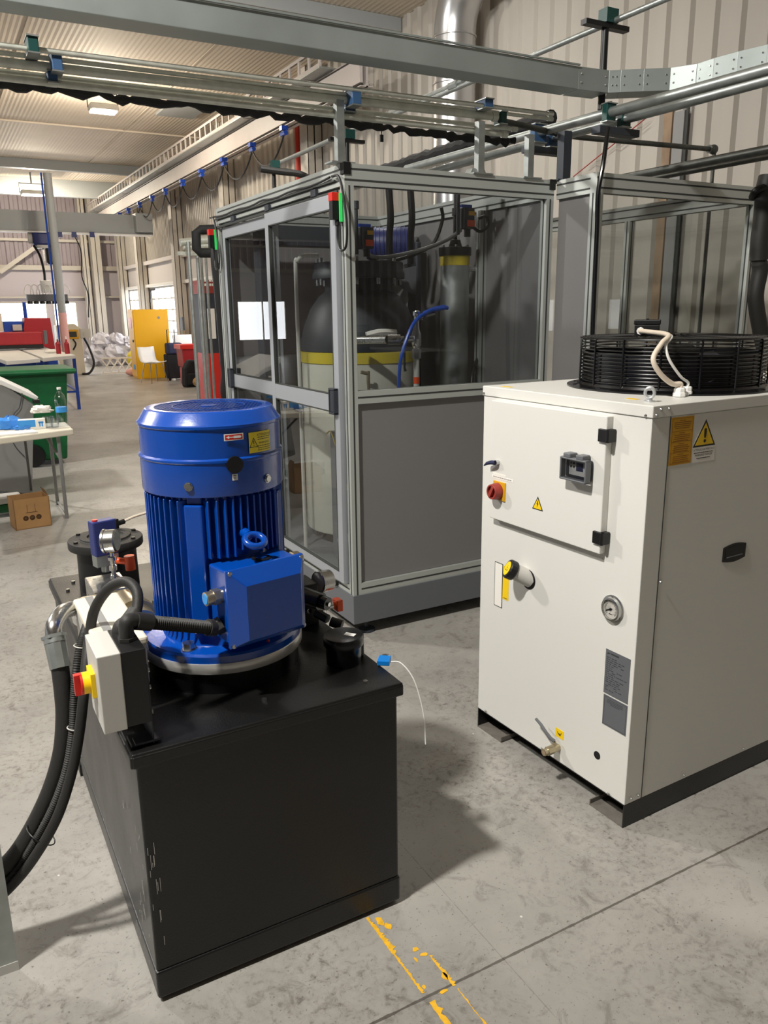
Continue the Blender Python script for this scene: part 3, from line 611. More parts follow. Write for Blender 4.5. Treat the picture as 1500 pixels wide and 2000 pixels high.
# controller with smoked hinged cover
cc = MB(); cc.bx(DX-.012, DX, .182, .290, 1.090, 1.155); co = cc.build('controller', 'dark_steel', do, .006)
MB().bx(DX-.0135, DX-.0118, .205, .270, 1.102, 1.146).build('controller_face', 'light_grey', co)
MB().bx(DX-.0145, DX-.0133, .212, .240, 1.117, 1.142).build('display', 'navy', co)
mb = MB()
for y, z in ((.262, 1.138), (.262, 1.128), (.250, 1.138), (.250, 1.128)): mb.cyl((DX-.0133, y, z), (DX-.016, y, z), .003, n=10)
mb.build('button', 'black', co)
mb = MB(); mb.bx(DX-.034, DX-.012, .180, .292, 1.150, 1.157).bx(DX-.034, DX-.012, .180, .292, 1.086, 1.093).bx(DX-.034, DX-.012, .180, .187, 1.086, 1.157).bx(DX-.034, DX-.012, .285, .292, 1.086, 1.157)
mb.bx(DX-.034, DX-.002, .195, .225, 1.155, 1.170).bx(DX-.034, DX-.002, .248, .278, 1.155, 1.170); mb.build('cover_frame', 'plate_grey', co, .003)
MB().bx(DX-.0335, DX-.0325, .187, .285, 1.093, 1.150).build('cover', 'smoke_cover', co, .001)
# door latch handle, label, main switch
mb = MB(); mb.cyl((DX, .628, 1.080), (DX-.014, .628, 1.080), .009, n=16); hb = mb.build('latch', 'steel', do)
mb = MB(); mb.tube([(DX-.014, .628, 1.080), (DX-.018, .645, 1.079), (DX-.020, .665, 1.073), (DX-.018, .684, 1.062)], [.008, .0075, .006, .002], 10); mb.build('latch_handle', 'navy', hb)
mb = MB(); mb.bx(DX-.0008, DX, .545, .660, 1.022, 1.033).bx(DX-.0008, DX, .585, .655, 1.034, 1.041)
mb.m = 1; random.seed(5); y = .652
while y > .555: w = random.uniform(.004, .010); mb.bx(DX-.0012, DX-.0008, y-w, y, 1.0262, 1.0290); y -= w+.003
mb.build('door_label', ['paper', 'mid_grey'], do)
mb = MB(); mb.bx(DX-.004, DX, .584, .648, .948, 1.014); ms = mb.build('main_switch', 'label_orange', do, .001)
sc_ = Vector((DX-.004, .622, .980)); mb = MB(); mb.lathe([(.029, 0), (.029, .012), (.026, .030), (.020, .030), (.020, .022), (0, .022)], sc_, (-1, 0, 0), 30); mb.box(sc_+Vector((-.026, 0, 0)), (.014, .012, .044), Matrix.Rotation(.5, 3, 'X')); mb.build('switch_knob', 'dark_red', ms, .001)
# high-voltage triangle
def tri_sign(mb, o, u, v, w, h, t):
    mb.m = 0; mb.prism([(-w/2, 0), (w/2, 0), (0, h)], .0006, o, u, v); mb.m = 1; n_ = Vector(u).cross(Vector(v))
    mb.prism([(-w/2+t*1.7, t), (w/2-t*1.7, t), (0, h-t*2)], .0003, Vector(o)+n_*.0007, u, v)
sgn = MB(); o = Vector((DX, .420, .954)); u, v = Vector((0, -1, 0)), Z_; tri_sign(sgn, o, u, v, .052, .045, .0032)
sgn.m = 0; sgn.prism([(.003, .034), (-.005, .019), (-.0005, .020), (-.003, .008), (.005, .022), (.001, .021)], .0003, o+Vector((-.0011, 0, 0)), u, v); sgn.build('voltage_sign', ['black', 'yellow'], do)
# level sight slot, yellow scale, filler neck
mb = MB(); mb.bx(-.0006, 0, .618, .664, .538, .707); mb.m = 1; mb.bx(-.0012, -.0006, .6215, .661, .541, .704); mb.build('level_window', ['groove', 'paper'], CH)
mb = MB(); mb.bx(-.0008, 0, .584, .617, .577, .703); mb.m = 1; mb.bx(-.0012, -.0008, .590, .611, .693, .696).bx(-.0012, -.0008, .590, .611, .582, .584); mb.build('level_scale', ['yellow', 'black'], CH)
mb = MB(); vs = []
mb.lathe([(.036, -.001), (.036, .0008), (0, .0008)], (0, .482, .690), (-1, 0, 0), 28); X = mb.build('neck_opening', 'black', CH)
nd = Vector((-.80, .38, .46)).normalized(); a = Vector((.012, .482, .688)); mb = MB(); mb.cyl(a, a+nd*.075, .030, .028, n=28); nk = mb.build('filler_neck', 'light_grey', CH)
b_ = a+nd*.068; mb = MB(); mb.lathe([(.033, 0), (.0345, .004), (.0345, .024), (.031, .027), (0, .027)], b_, nd, 18, False); mb.build('neck_cap', 'black', nk, .001)
c_ = b_+nd*.0275; x, y = frame(nd); mb = MB(); mb.lathe([(.025, 0), (.025, .0008), (0, .0008)], c_, nd, 28)
mb.m = 1; uu = Vector((0, -1, 0)); uu = (uu-nd*uu.dot(nd)).normalized(); vv = nd.cross(uu); vv = vv if vv.z > 0 else -vv; oo = c_+nd*.0011
for poly in ([(-.012, -.008), (.012, -.008), (.012, -.006), (-.012, -.006)], [(-.012, -.008), (-.010, -.008), (-.010, .0), (-.012, .0)], [(.010, -.008), (.012, -.008), (.012, .0), (.010, .0)], [(-.001, 0), (.001, 0), (.001, .012), (-.001, .012)], [(-.004, .003), (.004, .003), (0, -.003)]):
    mb.add([oo+uu*p[0]+vv*p[1] for p in poly], [tuple(range(len(poly)))])
mb.build('cap_sticker', ['yellow', 'black'], nk)
# pressure gauge on the front
gz = Vector((0, .096, .709)); gg = MB(); gg.lathe([(.043, 0), (.043, .003), (.038, .005), (.036, .014), (.031, .016), (.030, .009), (0, .009)], gz, (-1, 0, 0), 40); go_ = gg.build('front_gauge', 'steel', CH)
mb = MB(); mb.lathe([(.0295, .0098), (0, .0098)], gz, (-1, 0, 0), 32); mb.m = 1
for k in range(28):
    a = math.radians(-45+k*10); r0 = .020 if k % 3 else .018; p0 = Vector((gz.x-.0102, gz.y+math.cos(a)*r0, gz.z+math.sin(a)*r0)); p1 = Vector((gz.x-.0102, gz.y+math.cos(a)*.026, gz.z+math.sin(a)*.026)); mb.bar(p0, p1, .0012, .0004, X_)
mb.bar(gz+Vector((-.011, .019, -.009)), gz+Vector((-.011, -.006, .003)), .003, .0006, X_); mb.cyl(gz-X_*.0095, gz-X_*.013, .004, n=12)
mb.bx(-.0104, -.0100, gz.y-.007, gz.y+.007, gz.z-.017, gz.z-.015); mb.build('gauge_dial', ['paper', 'black'], go_)
for a in (90, 210, 330): MB().cyl(gz+Vector((-.003, .0385*math.cos(math.radians(a)), .0385*math.sin(math.radians(a)))), gz+Vector((-.007, .0385*math.cos(math.radians(a)), .0385*math.sin(math.radians(a)))), .0028, n=8).build('gauge_screw', 'chrome', go_)
# rating plates
mb = MB(); mb.bx(-.0008, 0, .0145, .1135, .424, .572); mb.m = 1; random.seed(8)
mb.prism([(0, 0), (.014, .006), (.004, .007)], .0003, (-.001, .108, .556), (0, -1, 0), (0, 0, 1)); mb.bx(-.0012, -.0008, .060, .092, .559, .564)
for k in range(17):
    z = .546-k*.0068; y = .108; n = random.randint(3, 7)
    for j in range(n):
        w = random.uniform(.004, .014)
        if y-w < .02: break
        if random.random() < .8: mb.bx(-.0012, -.0008, y-w, y, z, z+.0022)
        y -= w+random.uniform(.002, .006)
mb.build('rating_plate', ['plate_grey', 'plate_ink'], CH)
mb = MB(); mb.bx(-.0008, 0, .014, .1115, .316, .419); mb.m = 1
for a_, b2, c2_, d2 in ((.018, .107, .414, .4148), (.018, .107, .3200, .3208), (.018, .0188, .32, .4148), (.1062, .107, .32, .4148)): mb.bx(-.0012, -.0008, a_, b2, c2_, d2)
for z in (.407, .402, .397, .392): mb.bx(-.0012, -.0008, .032 if z != .392 else .045, .096 if z != .392 else .084, z, z+.0016)
mb.build('notice_plate', ['plate_grey', 'plate_ink'], CH)
# drain valve with lever and tag
vv_ = Vector((0, .300, .135)); mb = MB(); mb.cyl(vv_, vv_-X_*.025, .013, n=20).cyl(vv_-X_*.022, vv_-X_*.052, .0155, n=6, smooth=False).cyl(vv_-X_*.05, vv_-X_*.066, .012, n=20).cyl(vv_-X_*.018, vv_+Vector((-.018, 0, .026)), .006, n=12); dv = mb.build('drain_valve', 'brass', CH)
MB().cyl(vv_-X_*.0662, vv_-X_*.0668, .0085, n=16).build('valve_bore', 'rust', dv)
MB().tube([vv_+Vector((-.018, 0, .028)), vv_+Vector((-.024, .014, .034)), vv_+Vector((-.028, .035, .050)), vv_+Vector((-.028, .060, .066)), vv_+Vector((-.028, .086, .076))], [.006, .0065, .0055, .0055, .005], 8).build('valve_lever', 'plate_grey', dv)
mb = MB(); mb.bx(-.0008, 0, .277, .316, .172, .204); mb.m = 1; o = Vector((-.0012, .297, .188))
for a, b3 in (((-.010, .004), (-.004, -.004)), ((-.004, -.004), (.0, .001)), ((.0, .001), (.0, -.008)), ((.004, -.004), (.010, .006)), ((.0, -.002), (.006, -.006))): mb.bar(o+Vector((0, -a[0], a[1])), o+Vector((0, -b3[0], b3[1])), .0022, .0004, X_)
mb.build('drain_tag', ['yellow', 'black'], CH)
MB().lathe([(.0135, 0), (.0135, .0012), (.011, .0012), (.011, .0004), (0, .0004)], (0, .124, .195), (-1, 0, 0), 20).build('blind_hole', 'black', CH)
for y, z in ((.695, .093), (.376, .093), (.063, .090), (.743, 1.307), (.020, 1.305)): MB().cyl((-.004, y, z), (-.0075, y, z), .0048, .003, n=10).build('panel_screw', 'steel', CH)
for x, z in ((.028, 1.322), (.061, 1.322), (.011, 1.307), (.082, .808), (.273, .098), (.584, .096), (.025, .100), (.057, .100)): MB().cyl((x, -.0035, z), (x, -.0075, z), .0048, .003, n=10).build('panel_screw', 'steel', CH)
# labels on the side
mb = MB(); mb.bx(.0795, .1755, -.0008, 0, 1.156, 1.294); mb.m = 1; random.seed(4)
for a_, b2, c2_, d2 in ((.084, .171, 1.2895, 1.2905), (.084, .171, 1.1600, 1.1612), (.084, .0852, 1.16, 1.29), (.170, .1712, 1.16, 1.29), (.084, .171, 1.2530, 1.2542), (.084, .171, 1.2225, 1.2237), (.084, .171, 1.1910, 1.1922)): mb.bx(a_, b2, -.0012, -.0008, c2_, d2)
for k, z0 in enumerate((1.284, 1.248, 1.217, 1.186)):
    mb.bx(.115, .140, -.0012, -.0008, z0-.001, z0+.0008)
    for j in range(4): l = random.uniform(0, .006); mb.bx(.091+l, .165-random.uniform(0, .01), -.0012, -.0008, z0-.0065-j*.0055, z0-.0045-j*.0055)
mb.build('safety_notice', ['label_orange', 'label_line'], CH)
mb = MB(); o = Vector((.2295, 0, 1.199)); tri_sign(mb, o, X_, Z_, .100, .080, .0052)
mb.m = 0; q = o-Y_*.0014
mb.prism([(-.0048, .033), (-.0030, .025), (.0030, .025), (.0048, .033), (.0055, .050), (.003, .054), (-.003, .054), (-.0055, .050)], .0003, q, X_, Z_)
mb.prism([(.0052*math.cos(t), .0165+.0052*math.sin(t)) for t in [2*PI*i/14 for i in range(14)]], .0003, q, X_, Z_)
mb.m = 2; mb.bx(.181, .280, -.0005, 0, 1.154, 1.199); mb.prism([(-.054, -.003), (.054, -.003), (0, .085)], .0003, o, X_, Z_)
mb.m = 0; mb.text('ATTENZIONE PERICOLO', .0088, (.2305, -.0009, 1.190), X_, Z_, squash=.95); mb.text('WARNING DANGER', .0088, (.2305, -.0009, 1.174), X_, Z_, squash=.95)
random.seed(9)
for z in (1.182, 1.1655):
    x = .187 if z > 1.17 else .200
    while x < (.270 if z > 1.17 else .256): w = random.uniform(.003, .007); mb.bx(x, x+w, -.0009, -.0006, z-.0012, z+.0012); x += w+.0018
mb.build('danger_sign', ['black', 'sign_yellow', 'paper'], CH)
def rrect(x0, x1, z0, z1, b=.008, n=8):
    P = []
    for i in range(n+1): t = i/n; P.append((x0+(x1-x0)*t, z0-b*math.sin(PI*t)))
    for i in range(n+1): t = i/n; P.append((x1-(x1-x0)*t, z1+b*math.sin(PI*t)))
    return P
mb = MB(); mb.prism(rrect(.366, .480, .818, .864), .002, (0, 0, 0), X_, Z_); hd = mb.build('grab_recess', 'black_gloss', CH, .001)
mb = MB(); mb.prism(rrect(.378, .470, .826, .858, .005), .0008, (0, -.0022, 0), X_, Z_); mb.build('recess_cup', 'black', hd)
MB().bx(.385, .462, -.0042, -.0028, .8285, .8310).build('recess_lip', 'plate_grey', hd)
# lifting eye, glands, stickers on the top
el = MB(); el.lathe([(.014, 0), (.014, .004), (.009, .005), (.008, .012)], (.064, .070, CHt), (0, 0, 1), 20); el.tube([Vector((.064+.0125*math.cos(t)*.6, .070-.0125*math.cos(t)*.8, CHt+.026+.0145*math.sin(t))) for t in [2*PI*i/24 for i in range(24)]], .0048, 10, True)
el.build('lifting_eye', 'steel_bright', CH)
MB().bx(.075, .095, .13, .17, CHt, CHt+.0006).build('top_sticker', 'sign_yellow', CH); MB().bx(.025, .045, .64, .69, CHt, CHt+.0006).build('top_sticker', 'sign_yellow', CH)
G1, G2 = Vector((.239, .108, CHt)), Vector((.285, .118, CHt))
for g, r in ((G1, .017), (G2, .014)): MB().lathe([(r*.9, 0), (r*1.15, .002), (r*1.15, .012), (r, .014), (r, .024), (r*.8, .028), (0, .028)], g, n=8, smooth=False).build('cable_gland', 'white', CH)
# fan
fn = MB(); fc = Vector((fcx, fcy, 0)); zt = CHt
fn.lathe([(.325, 0), (.342, 0), (.342, .005), (.318, .007), (.308, .010), (.303, .018), (.298, .018), (.298, .0)], fc+Z_*zt, n=72); FO = fn.build('fan_ring', 'black_gloss', CH)
cg = MB(); R0 = .300; H0 = .165
for k in range(14):
    z = zt+.012+k*(H0-.014)/13; cg.tube([fc+Vector((R0*math.cos(t), R0*math.sin(t), z)) for t in [2*PI*i/64 for i in range(64)]], .0022 if k < 13 else .004, 6, True)
for k in range(16):
    t = 2*PI*k/16+.2; d = Vector((math.cos(t), math.sin(t), 0)); cg.tube([fc+d*(R0+.025)+Z_*(zt+.006), fc+d*(R0+.004)+Z_*(zt+.010), fc+d*(R0+.004)+Z_*(zt+H0-.006), fc+d*(R0-.006)+Z_*(zt+H0), fc+d*.06+Z_*(zt+H0+.004)], .0032, 6)
for k in range(22):
    r = .07+k*.0105; cg.tube([fc+Vector((r*math.cos(t), r*math.sin(t), zt+H0+.001)) for t in [2*PI*i/48 for i in range(48)]], .0016, 5, True)
cg.build('fan_cage', 'black_gloss', CH)
fm = MB(); fm.lathe([(.085, .02), (.09, .03), (.09, .12), (.07, .135), (0, .135)], fc+Z_*zt, n=32); FM = fm.build('fan_hub', 'black', CH)
for k in range(7):
    a = 2*PI*k/7; mb = MB(Matrix.Translation(fc+Z_*(zt+.075)) @ Matrix.Rotation(a, 4, 'Z')); mb.prism([(.08, -.05), (.285, -.085), (.290, .055), (.08, .045)], .004, (0, 0, 0), (1, 0, 0), Vector((0, .86, .5))); mb.build('fan_blade', 'plate_ink', FM)
MB().lathe([(.291, .0), (.291, .118), (.286, .118), (.286, 0)], fc+Z_*zt, n=64).build('fan_shroud', 'black_gloss', FO)
jx = MB(RZ(-.88, (fcx-.075, fcy+.045, zt+H0))); jx.bx(-.040, .040, -.028, .028, 0, .040); JX = jx.build('fan_terminal_box', 'black', CH, .003)
MB(RZ(-.88, (fcx-.075, fcy+.045, zt+H0))).bx(-.043, .043, -.031, .031, .040, .056).cyl((0, -.02, .056), (0, -.02, .060), .005, n=10).build('terminal_box_lid', 'black', JX, .003)
def lw(v): return Vector(v)
J = RZ(-.88, (fcx-.075, fcy+.045, zt+H0)); j1 = J @ Vector((-.020, -.030, .020)); j2 = J @ Vector((.022, -.030, .018)); jn = (J.to_3x3() @ Vector((0, -1, 0)))
MB().cyl(j1-jn*.002, j1+jn*.014, .0125, n=8, smooth=False).build('cable_gland', 'white', JX); MB().cyl(j2-jn*.002, j2+jn*.012, .010, n=8, smooth=False).build('cable_gland', 'black', JX)
gt1, gt2 = G1+Z_*.026, G2+Z_*.026
W2L = (Matrix.Translation(CH.location) @ Matrix.Rotation(.0324, 4, 'Z')).inverted()
def ca(px, py, y): return W2L @ at(px, py, 'y', y)
MB().tube(smooth_path([j1+jn*.012, ca(1304, 654, 1.74), ca(1293, 670, 1.70), ca(1276, 700, 1.685), ca(1288, 728, 1.675), ca(1312, 749, 1.668), gt1+Z_*.012, gt1]), .0078, 12).build('power_cable', 'off_white_cable', CH)
MB().tube(smooth_path([j2+jn*.010, ca(1311, 656, 1.73), ca(1301, 674, 1.70), ca(1307, 702, 1.685), ca(1329, 735, 1.675), gt2+Z_*.014, gt2]), .0042, 10).build('signal_cable', 'white', CH)

# ------------------------------------------------------------------ machine enclosure
EX0, EX1, EY0, EY1 = 1.6635, 2.845, 3.3175, 5.135
EZ0, EZB, EZT = .072, .2224, 2.2162
EN = thing('machine_enclosure', 'tall aluminium framed enclosure with sliding glass doors round the press', 'enclosure', (2.25, 4.2, 0))
def prof(mb, a, b, w=.045, h=None, g=2):
    """slotted aluminium profile: bar with dark grooves on its faces"""
    mb.m = 0; mb.bar(a, b, w, h or w); a, b = Vector(a), Vector(b); d = (b-a).normalized()
    up = Z_ if abs(d.z) < .9 else Y_; x = d.cross(up).normalized(); z = x.cross(d).normalized(); h = h or w
    mb.m = 1
    for s in (-1, 1):
        for k in range(max(1, round(h/.045))):
            off = -h/2+.0225+k*.045 if h > .06 else 0
            mb.bar(a+x*(s*w/2)+z*off, b+x*(s*w/2)+z*off, .002, .008, up)
        for k in range(max(1, round(w/.045))):
            off = -w/2+.0225+k*.045 if w > .06 else 0
            mb.bar(a+z*(s*h/2)+x*off, b+z*(s*h/2)+x*off, .008, .002, up)
    mb.m = 0
def part(name, fn_, mats, parent, **k):
    mb = MB(); fn_(mb); return mb.build(name, mats, parent, k.get('bevel', 0), True)
AP = ['alu', 'groove']
h_ = .0225
for (x, y) in ((EX0+h_, EY0+h_), (EX1-h_, EY0+h_), (EX0+h_, EY1-h_), (EX1-h_, EY1-h_)):
    part('corner_post', lambda m: prof(m, (x, y, EZB), (x, y, EZT-.090)), AP, EN)
for (a, b) in (((EX0, EY0+h_), (EX1, EY0+h_)), ((EX0, EY1-h_), (EX1, EY1-h_)), ((EX0+h_, EY0+.045), (EX0+h_, EY1-.045)), ((EX1-h_, EY0+.045), (EX1-h_, EY1-.045))):
    part('top_rail', lambda m: prof(m, (*a, EZT-.045), (*b, EZT-.045), .045, .090), AP, EN)
part('bottom_rail', lambda m: prof(m, (EX0+.045, EY0+h_, EZB+.029), (EX1-.045, EY0+h_, EZB+.029), .045, .058), AP, EN)
part('bottom_rail', lambda m: prof(m, (EX0+h_, EY0+.045, EZB+.022), (EX0+h_, EY1-.045, EZB+.022), .045, .044), AP, EN)
part('middle_rail', lambda m: prof(m, (EX0+.045, EY0+h_, 1.198), (EX1-.045, EY0+h_, 1.198), .045, .060), AP, EN)
for x, y in ((EX0+.012, EY0+.012), (EX1-.012, EY0+.012)): MB().bx(x-.018, x+.018, y-.018, y+.018, EZT-.046, EZT+.004).build('corner_cap', 'black', EN, .002, True)
part('front_panel', lambda m: m.bx(EX0+.045, EX1-.045, EY0+.020, EY0+.026, EZB+.058, 1.168), 'panel_grey', EN)
part('front_window', lambda m: m.bx(EX0+.045, EX1-.045, EY0+.020, EY0+.024, 1.228, EZT-.090), 'glass_tint', EN)
part('partition_panel', lambda m: m.bx(EX1-.026, EX1-.020, EY0+.045, EY1-.045, EZB, EZT-.090), 'panel_grey', EN)
part('partition_post', lambda m: prof(m, (EX1-.050, 3.86, EZB), (EX1-.050, 3.86, EZT-.09)), AP, EN)
part('rear_panel', lambda m: m.bx(EX0+.045, EX1-.045, EY1-.026, EY1-.020, EZB, EZT-.090), 'panel_grey', EN)
part('base_plinth', lambda m: m.bx(EX0-.004, EX1, EY0-.006, EY1, EZ0, EZB), 'base_grey', EN, bevel=.002)
part('floor_tray', lambda m: m.bx(EX0+.01, EX1-.01, EY0+.01, EY1-.01, EZB, EZB+.004), 'plate_grey', EN)
for x, y in ((EX0+.10, EY0+.06), (EX1-.15, EY0+.06), (EX0+.10, EY1-.15), (EX1-.15, EY1-.15)):
    MB().lathe([(.045, 0), (.043, .012), (.012, .020), (.009, .022), (.009, .072)], (x, y, 0), n=24).build('levelling_foot', 'dark_steel', EN, 0, True)
# sliding doors on the left face
def door(y0, y1, x, nm):
    mb = MB(); s = .052; t = .030; z0, z1 = .272, 2.098
    mb.bx(x-t, x, y0, y0+s, z0, z1).bx(x-t, x, y1-s, y1, z0, z1).bx(x-t, x, y0+s, y1-s, z0, z0+.05).bx(x-t, x, y0+s, y1-s, z1-.062, z1).bx(x-t, x, y0+s, y1-s, 1.125, 1.205)
    o = mb.build(nm, 'alu_door', EN, .002, True)
    MB().bx(x-.018, x-.014, y0+s, y1-s, z0+.05, 1.125).build('lower_pane', 'glass_clear', o, 0, True)
    MB().bx(x-.018, x-.014, y0+s, y1-s, 1.205, z1-.062).build('upper_pane', 'glass_clear', o, 0, True); 
    g = MB()
    for a_, b2 in ((z0+.05, 1.125), (1.205, z1-.062)):
        g.bx(x-t-.001, x-.012, y0+s-.001, y0+s+.005, a_, b2).bx(x-t-.001, x-.012, y1-s-.005, y1-s+.001, a_, b2).bx(x-t-.001, x-.012, y0+s, y1-s, a_, a_+.005).bx(x-t-.001, x-.012, y0+s, y1-s, b2-.005, b2)
    g.build('pane_seal', 'groove', o, 0, True); return o
d1 = door(3.375, 4.235, EX0+.006, 'sliding_door'); d2 = door(4.20, 5.055, EX0+.040, 'sliding_door')
for o, y in ((d1, 3.415), (d2, 5.015)):
    hx = EX0-.024 if o is d1 else EX0+.010
    MB().bx(hx-.024, hx, y-.030, y-.022, 1.118, 1.238).bx(hx-.024, hx, y+.022, y+.030, 1.118, 1.238).bx(hx-.024, hx, y-.03, y+.03, 1.230, 1.240).bx(hx-.024, hx, y-.03, y+.03, 1.116, 1.126).bx(hx-.020, hx, y-.012, y+.030, 1.126, 1.23).build('door_handle', 'dark_steel', o, .002, True)
for y in (3.50, 3.95, 4.15, 4.62): MB().bx(EX0-.020, EX0, y-.014, y+.014, EZB+.006, EZB+.022).build('track_stop', 'black', EN, 0, True)
for y in (3.62, 4.22, 4.78): MB().bx(EX0-.016, EX0, y-.028, y+.028, 2.112, 2.142).build('roller_bracket', 'dark_steel', EN, .002, True)
MB().bx(EX0-.012, EX0-.004, EY0+.08, EY1-.02, 2.150, 2.156).bx(EX0-.010, EX0, EY0+.06, EY1, 2.100, 2.112).build('door_track', 'groove', EN, 0, True)
# safety switches
def safety(y, label, x):
    t = thing('safety_switch', label, 'switch', (x, y, 2.02))
    MB().bx(x-.046, x-.004, y-.016, y+.022, 2.062, 2.098).build('actuator_head', 'red', t, .002, True)
    MB().bx(x-.044, x-.004, y-.014, y+.020, 1.985, 2.062).cyl((x-.014, y, 1.985), (x-.014, y, 1.962), .009, n=12).build('switch_body', 'black', t, .002, True)
    MB().bx(x-.014, x+.000, y-.026, y-.017, 1.975, 2.095).build('green_strip', 'green_led', t, .001, True)
    MB().tube(smooth_path([(x-.014, y, 1.965), (x-.014, y, 1.90), (x-.016, y-.03, 1.855), (x-.014, y-.08, 1.87), (x-.012, y-.088, 1.96), (x-.012, y-.060, 2.08), (x-.012, y-.02, 2.16), (x-.012, y+.05, 2.172)]), .0055, 8).build('cable', 'black', t, 0, True)
safety(3.360, 'red headed black safety switch with green strip on the near enclosure corner post', EX0-.004)
safety(5.150, 'red headed black safety switch with green strip on the far enclosure corner', EX0-.004)
random.seed(1); pts = []
for i in range(15): y = 3.44+(5.14-3.44)*i/14; pts.append((EX0-.012, y, 2.172-.010*abs(math.sin(i*.9))))
tag(MB().tube(smooth_path(pts, 4), .0055, 8).build('door_cable', 'black'), 'black cable clipped wavily along the enclosure top rail above the doors', 'cable')

# second enclosure behind the chiller
E2 = thing('side_enclosure', 'smaller aluminium framed glass enclosure behind the white chiller', 'enclosure', (3.4, 4.0, 0))
BX0, BX1, BY0, BY1 = 2.86, 4.05, 3.030, 5.135
for (x, y) in ((BX0+h_, BY0+h_), (BX1-h_, BY0+h_), (BX1-h_, BY1-h_), (BX1-h_, 3.95)):
    part('corner_post', lambda m: prof(m, (x, y, .1), (x, y, EZT-.090)), AP, E2)
for (a, b) in (((BX0, BY0+h_), (BX1, BY0+h_)), ((BX0, BY1-h_), (BX1, BY1-h_)), ((BX1-h_, BY0+.045), (BX1-h_, BY1-.045)), ((BX0+h_, BY0+.045), (BX0+h_, 3.315))):
    part('top_rail', lambda m: prof(m, (*a, EZT-.045), (*b, EZT-.045), .045, .090), AP, E2)
part('front_window', lambda m: m.bx(BX0+.045, BX1-.045, BY0+.020, BY0+.024, 1.0, EZT-.090), 'glass_side', E2)
part('side_window', lambda m: m.bx(BX1-.024, BX1-.020, BY0+.045, BY1-.045, 1.0, EZT-.090), 'glass_side', E2)
part('lower_panel', lambda m: m.bx(BX0+.045, BX1-.045, BY0+.020, BY0+.026, .1, 1.0).bx(BX1-.026, BX1-.020, BY0+.045, BY1-.045, .1, 1.0), 'panel_grey', E2)
part('grey_panel', lambda m: m.bx(BX0+.018, BX0+.024, BY0+.045, 3.315, .1, EZT-.090), 'panel_grey', E2)
part('base_plinth', lambda m: m.bx(BX0, BX1, BY0, BY1, 0, .1), 'base_grey', E2)
MB().bx(BX1-.03, BX1+.01, BY0-.01, BY0+.03, EZT-.05, EZT+.004).build('corner_cap', 'black', E2, .002, True)
part('rear_frame', lambda m: m.bx(BX1-.10, BX1-.05, 4.92, 5.08, .1, EZT-.09), 'dark_steel', E2)

# ------------------------------------------------------------------ press inside the enclosure
PR = thing('press_vessel', 'dark domed pressure vessel on a pale drum with a yellow band inside the enclosure', 'pressure vessel', (2.235, 4.3, EZB+.004))
pc = Vector((2.235, 4.3, 0))
MB().lathe([(.345, .30), (.350, .31), (.350, 1.300)], pc, n=56).build('drum', 'drum', PR, 0, True)
MB().lathe([(.354, 1.300), (.356, 1.302), (.356, 1.362), (.340, 1.366)], pc, n=56).build('yellow_ring', 'yellow_band', PR, 0, True)
MB().lathe([(.352, 1.366), (.352, 1.42), (.330, 1.50), (.29, 1.60), (.24, 1.67), (.20, 1.70), (.20, 1.77)], pc, n=48).build('dome', 'dark_vessel', PR, 0, True)
MB().lathe([(.27, 1.77), (.27, 1.80), (.26, 1.815), (.26, 1.86), (0, 1.86)], pc, n=40).build('top_flange', 'dark_steel', PR, .002, True)
for k in range(12): a = 2*PI*k/12; MB().cyl(pc+Vector((.24*math.cos(a), .24*math.sin(a), 1.735)), pc+Vector((.24*math.cos(a), .24*math.sin(a), 1.885)), .011, n=8).build('flange_bolt', 'steel', PR, 0, True)
for k in range(3): a = .6+2*PI*k/3; MB().bx(pc.x+.28*math.cos(a)-.03, pc.x+.28*math.cos(a)+.03, pc.y+.28*math.sin(a)-.03, pc.y+.28*math.sin(a)+.03, EZB+.004, .31).build('leg', 'dark_steel', PR, 0, True)
MB().tube(smooth_path([pc+Vector((-.13, -.33, 1.46)), pc+Vector((-.05, -.345, 1.475)), pc+Vector((.05, -.34, 1.47))]), [.02]*17, 6).build('lagging_patch', 'paper', PR, 0, True)
def actuator(p, label):
    t = thing('valve_actuator', label, 'valve actuator', p)
    MB().bx(-.035, .035, -.03, .03, 0, .11).cyl((-.055, 0, -.03), (-.055, 0, .20), .010, n=12).cyl((-.055, 0, .20), (-.055, 0, .24), .016, n=12).build('actuator_body', 'dark_steel', t, .004)
    MB().bx(-.015, .034, -.033, -.029, .012, .045).build('orange_tag', 'orange', t); MB().bx(-.006, .034, -.033, -.029, .070, .092).build('yellow_tag', 'label_orange', t)
    MB().cyl((.0, -.01, -.04), (.0, -.01, 0), .018, n=16).build('valve_neck', 'black', t); MB().bx(-.05, .02, -.025, -.01, .11, .125).build('blue_cover', 'blue', t)
    return t
actuator((2.115, 3.98, 1.915), 'black actuator with orange and yellow tags on the vessel top flange'); actuator((2.66, 3.82, 2.02), 'black actuator with orange and yellow tags above the grey cylinder')
FC = thing('filter_column', 'tall grey cylinder with yellow band inside the enclosure', 'cylinder', (2.655, 3.92, EZB+.004))
fq = Vector((2.655, 3.92, 0))
MB().lathe([(.082, EZB+.004), (.082, 1.832)], fq, n=36).build('cylinder_shell', 'galv', FC, 0, True)
MB().lathe([(.0835, 1.832), (.0835, 1.885)], fq, n=36).build('yellow_band', 'yellow_band', FC, 0, True)
MB().lathe([(.090, 1.885), (.092, 1.89), (.092, 1.930), (.04, 1.935), (.03, 1.97), (.012, 1.975), (.012, 2.10), (.020, 2.10), (.020, 2.14), (.010, 2.14), (.010, 2.22)], fq, n=30).build('head', 'black', FC, 0, True)
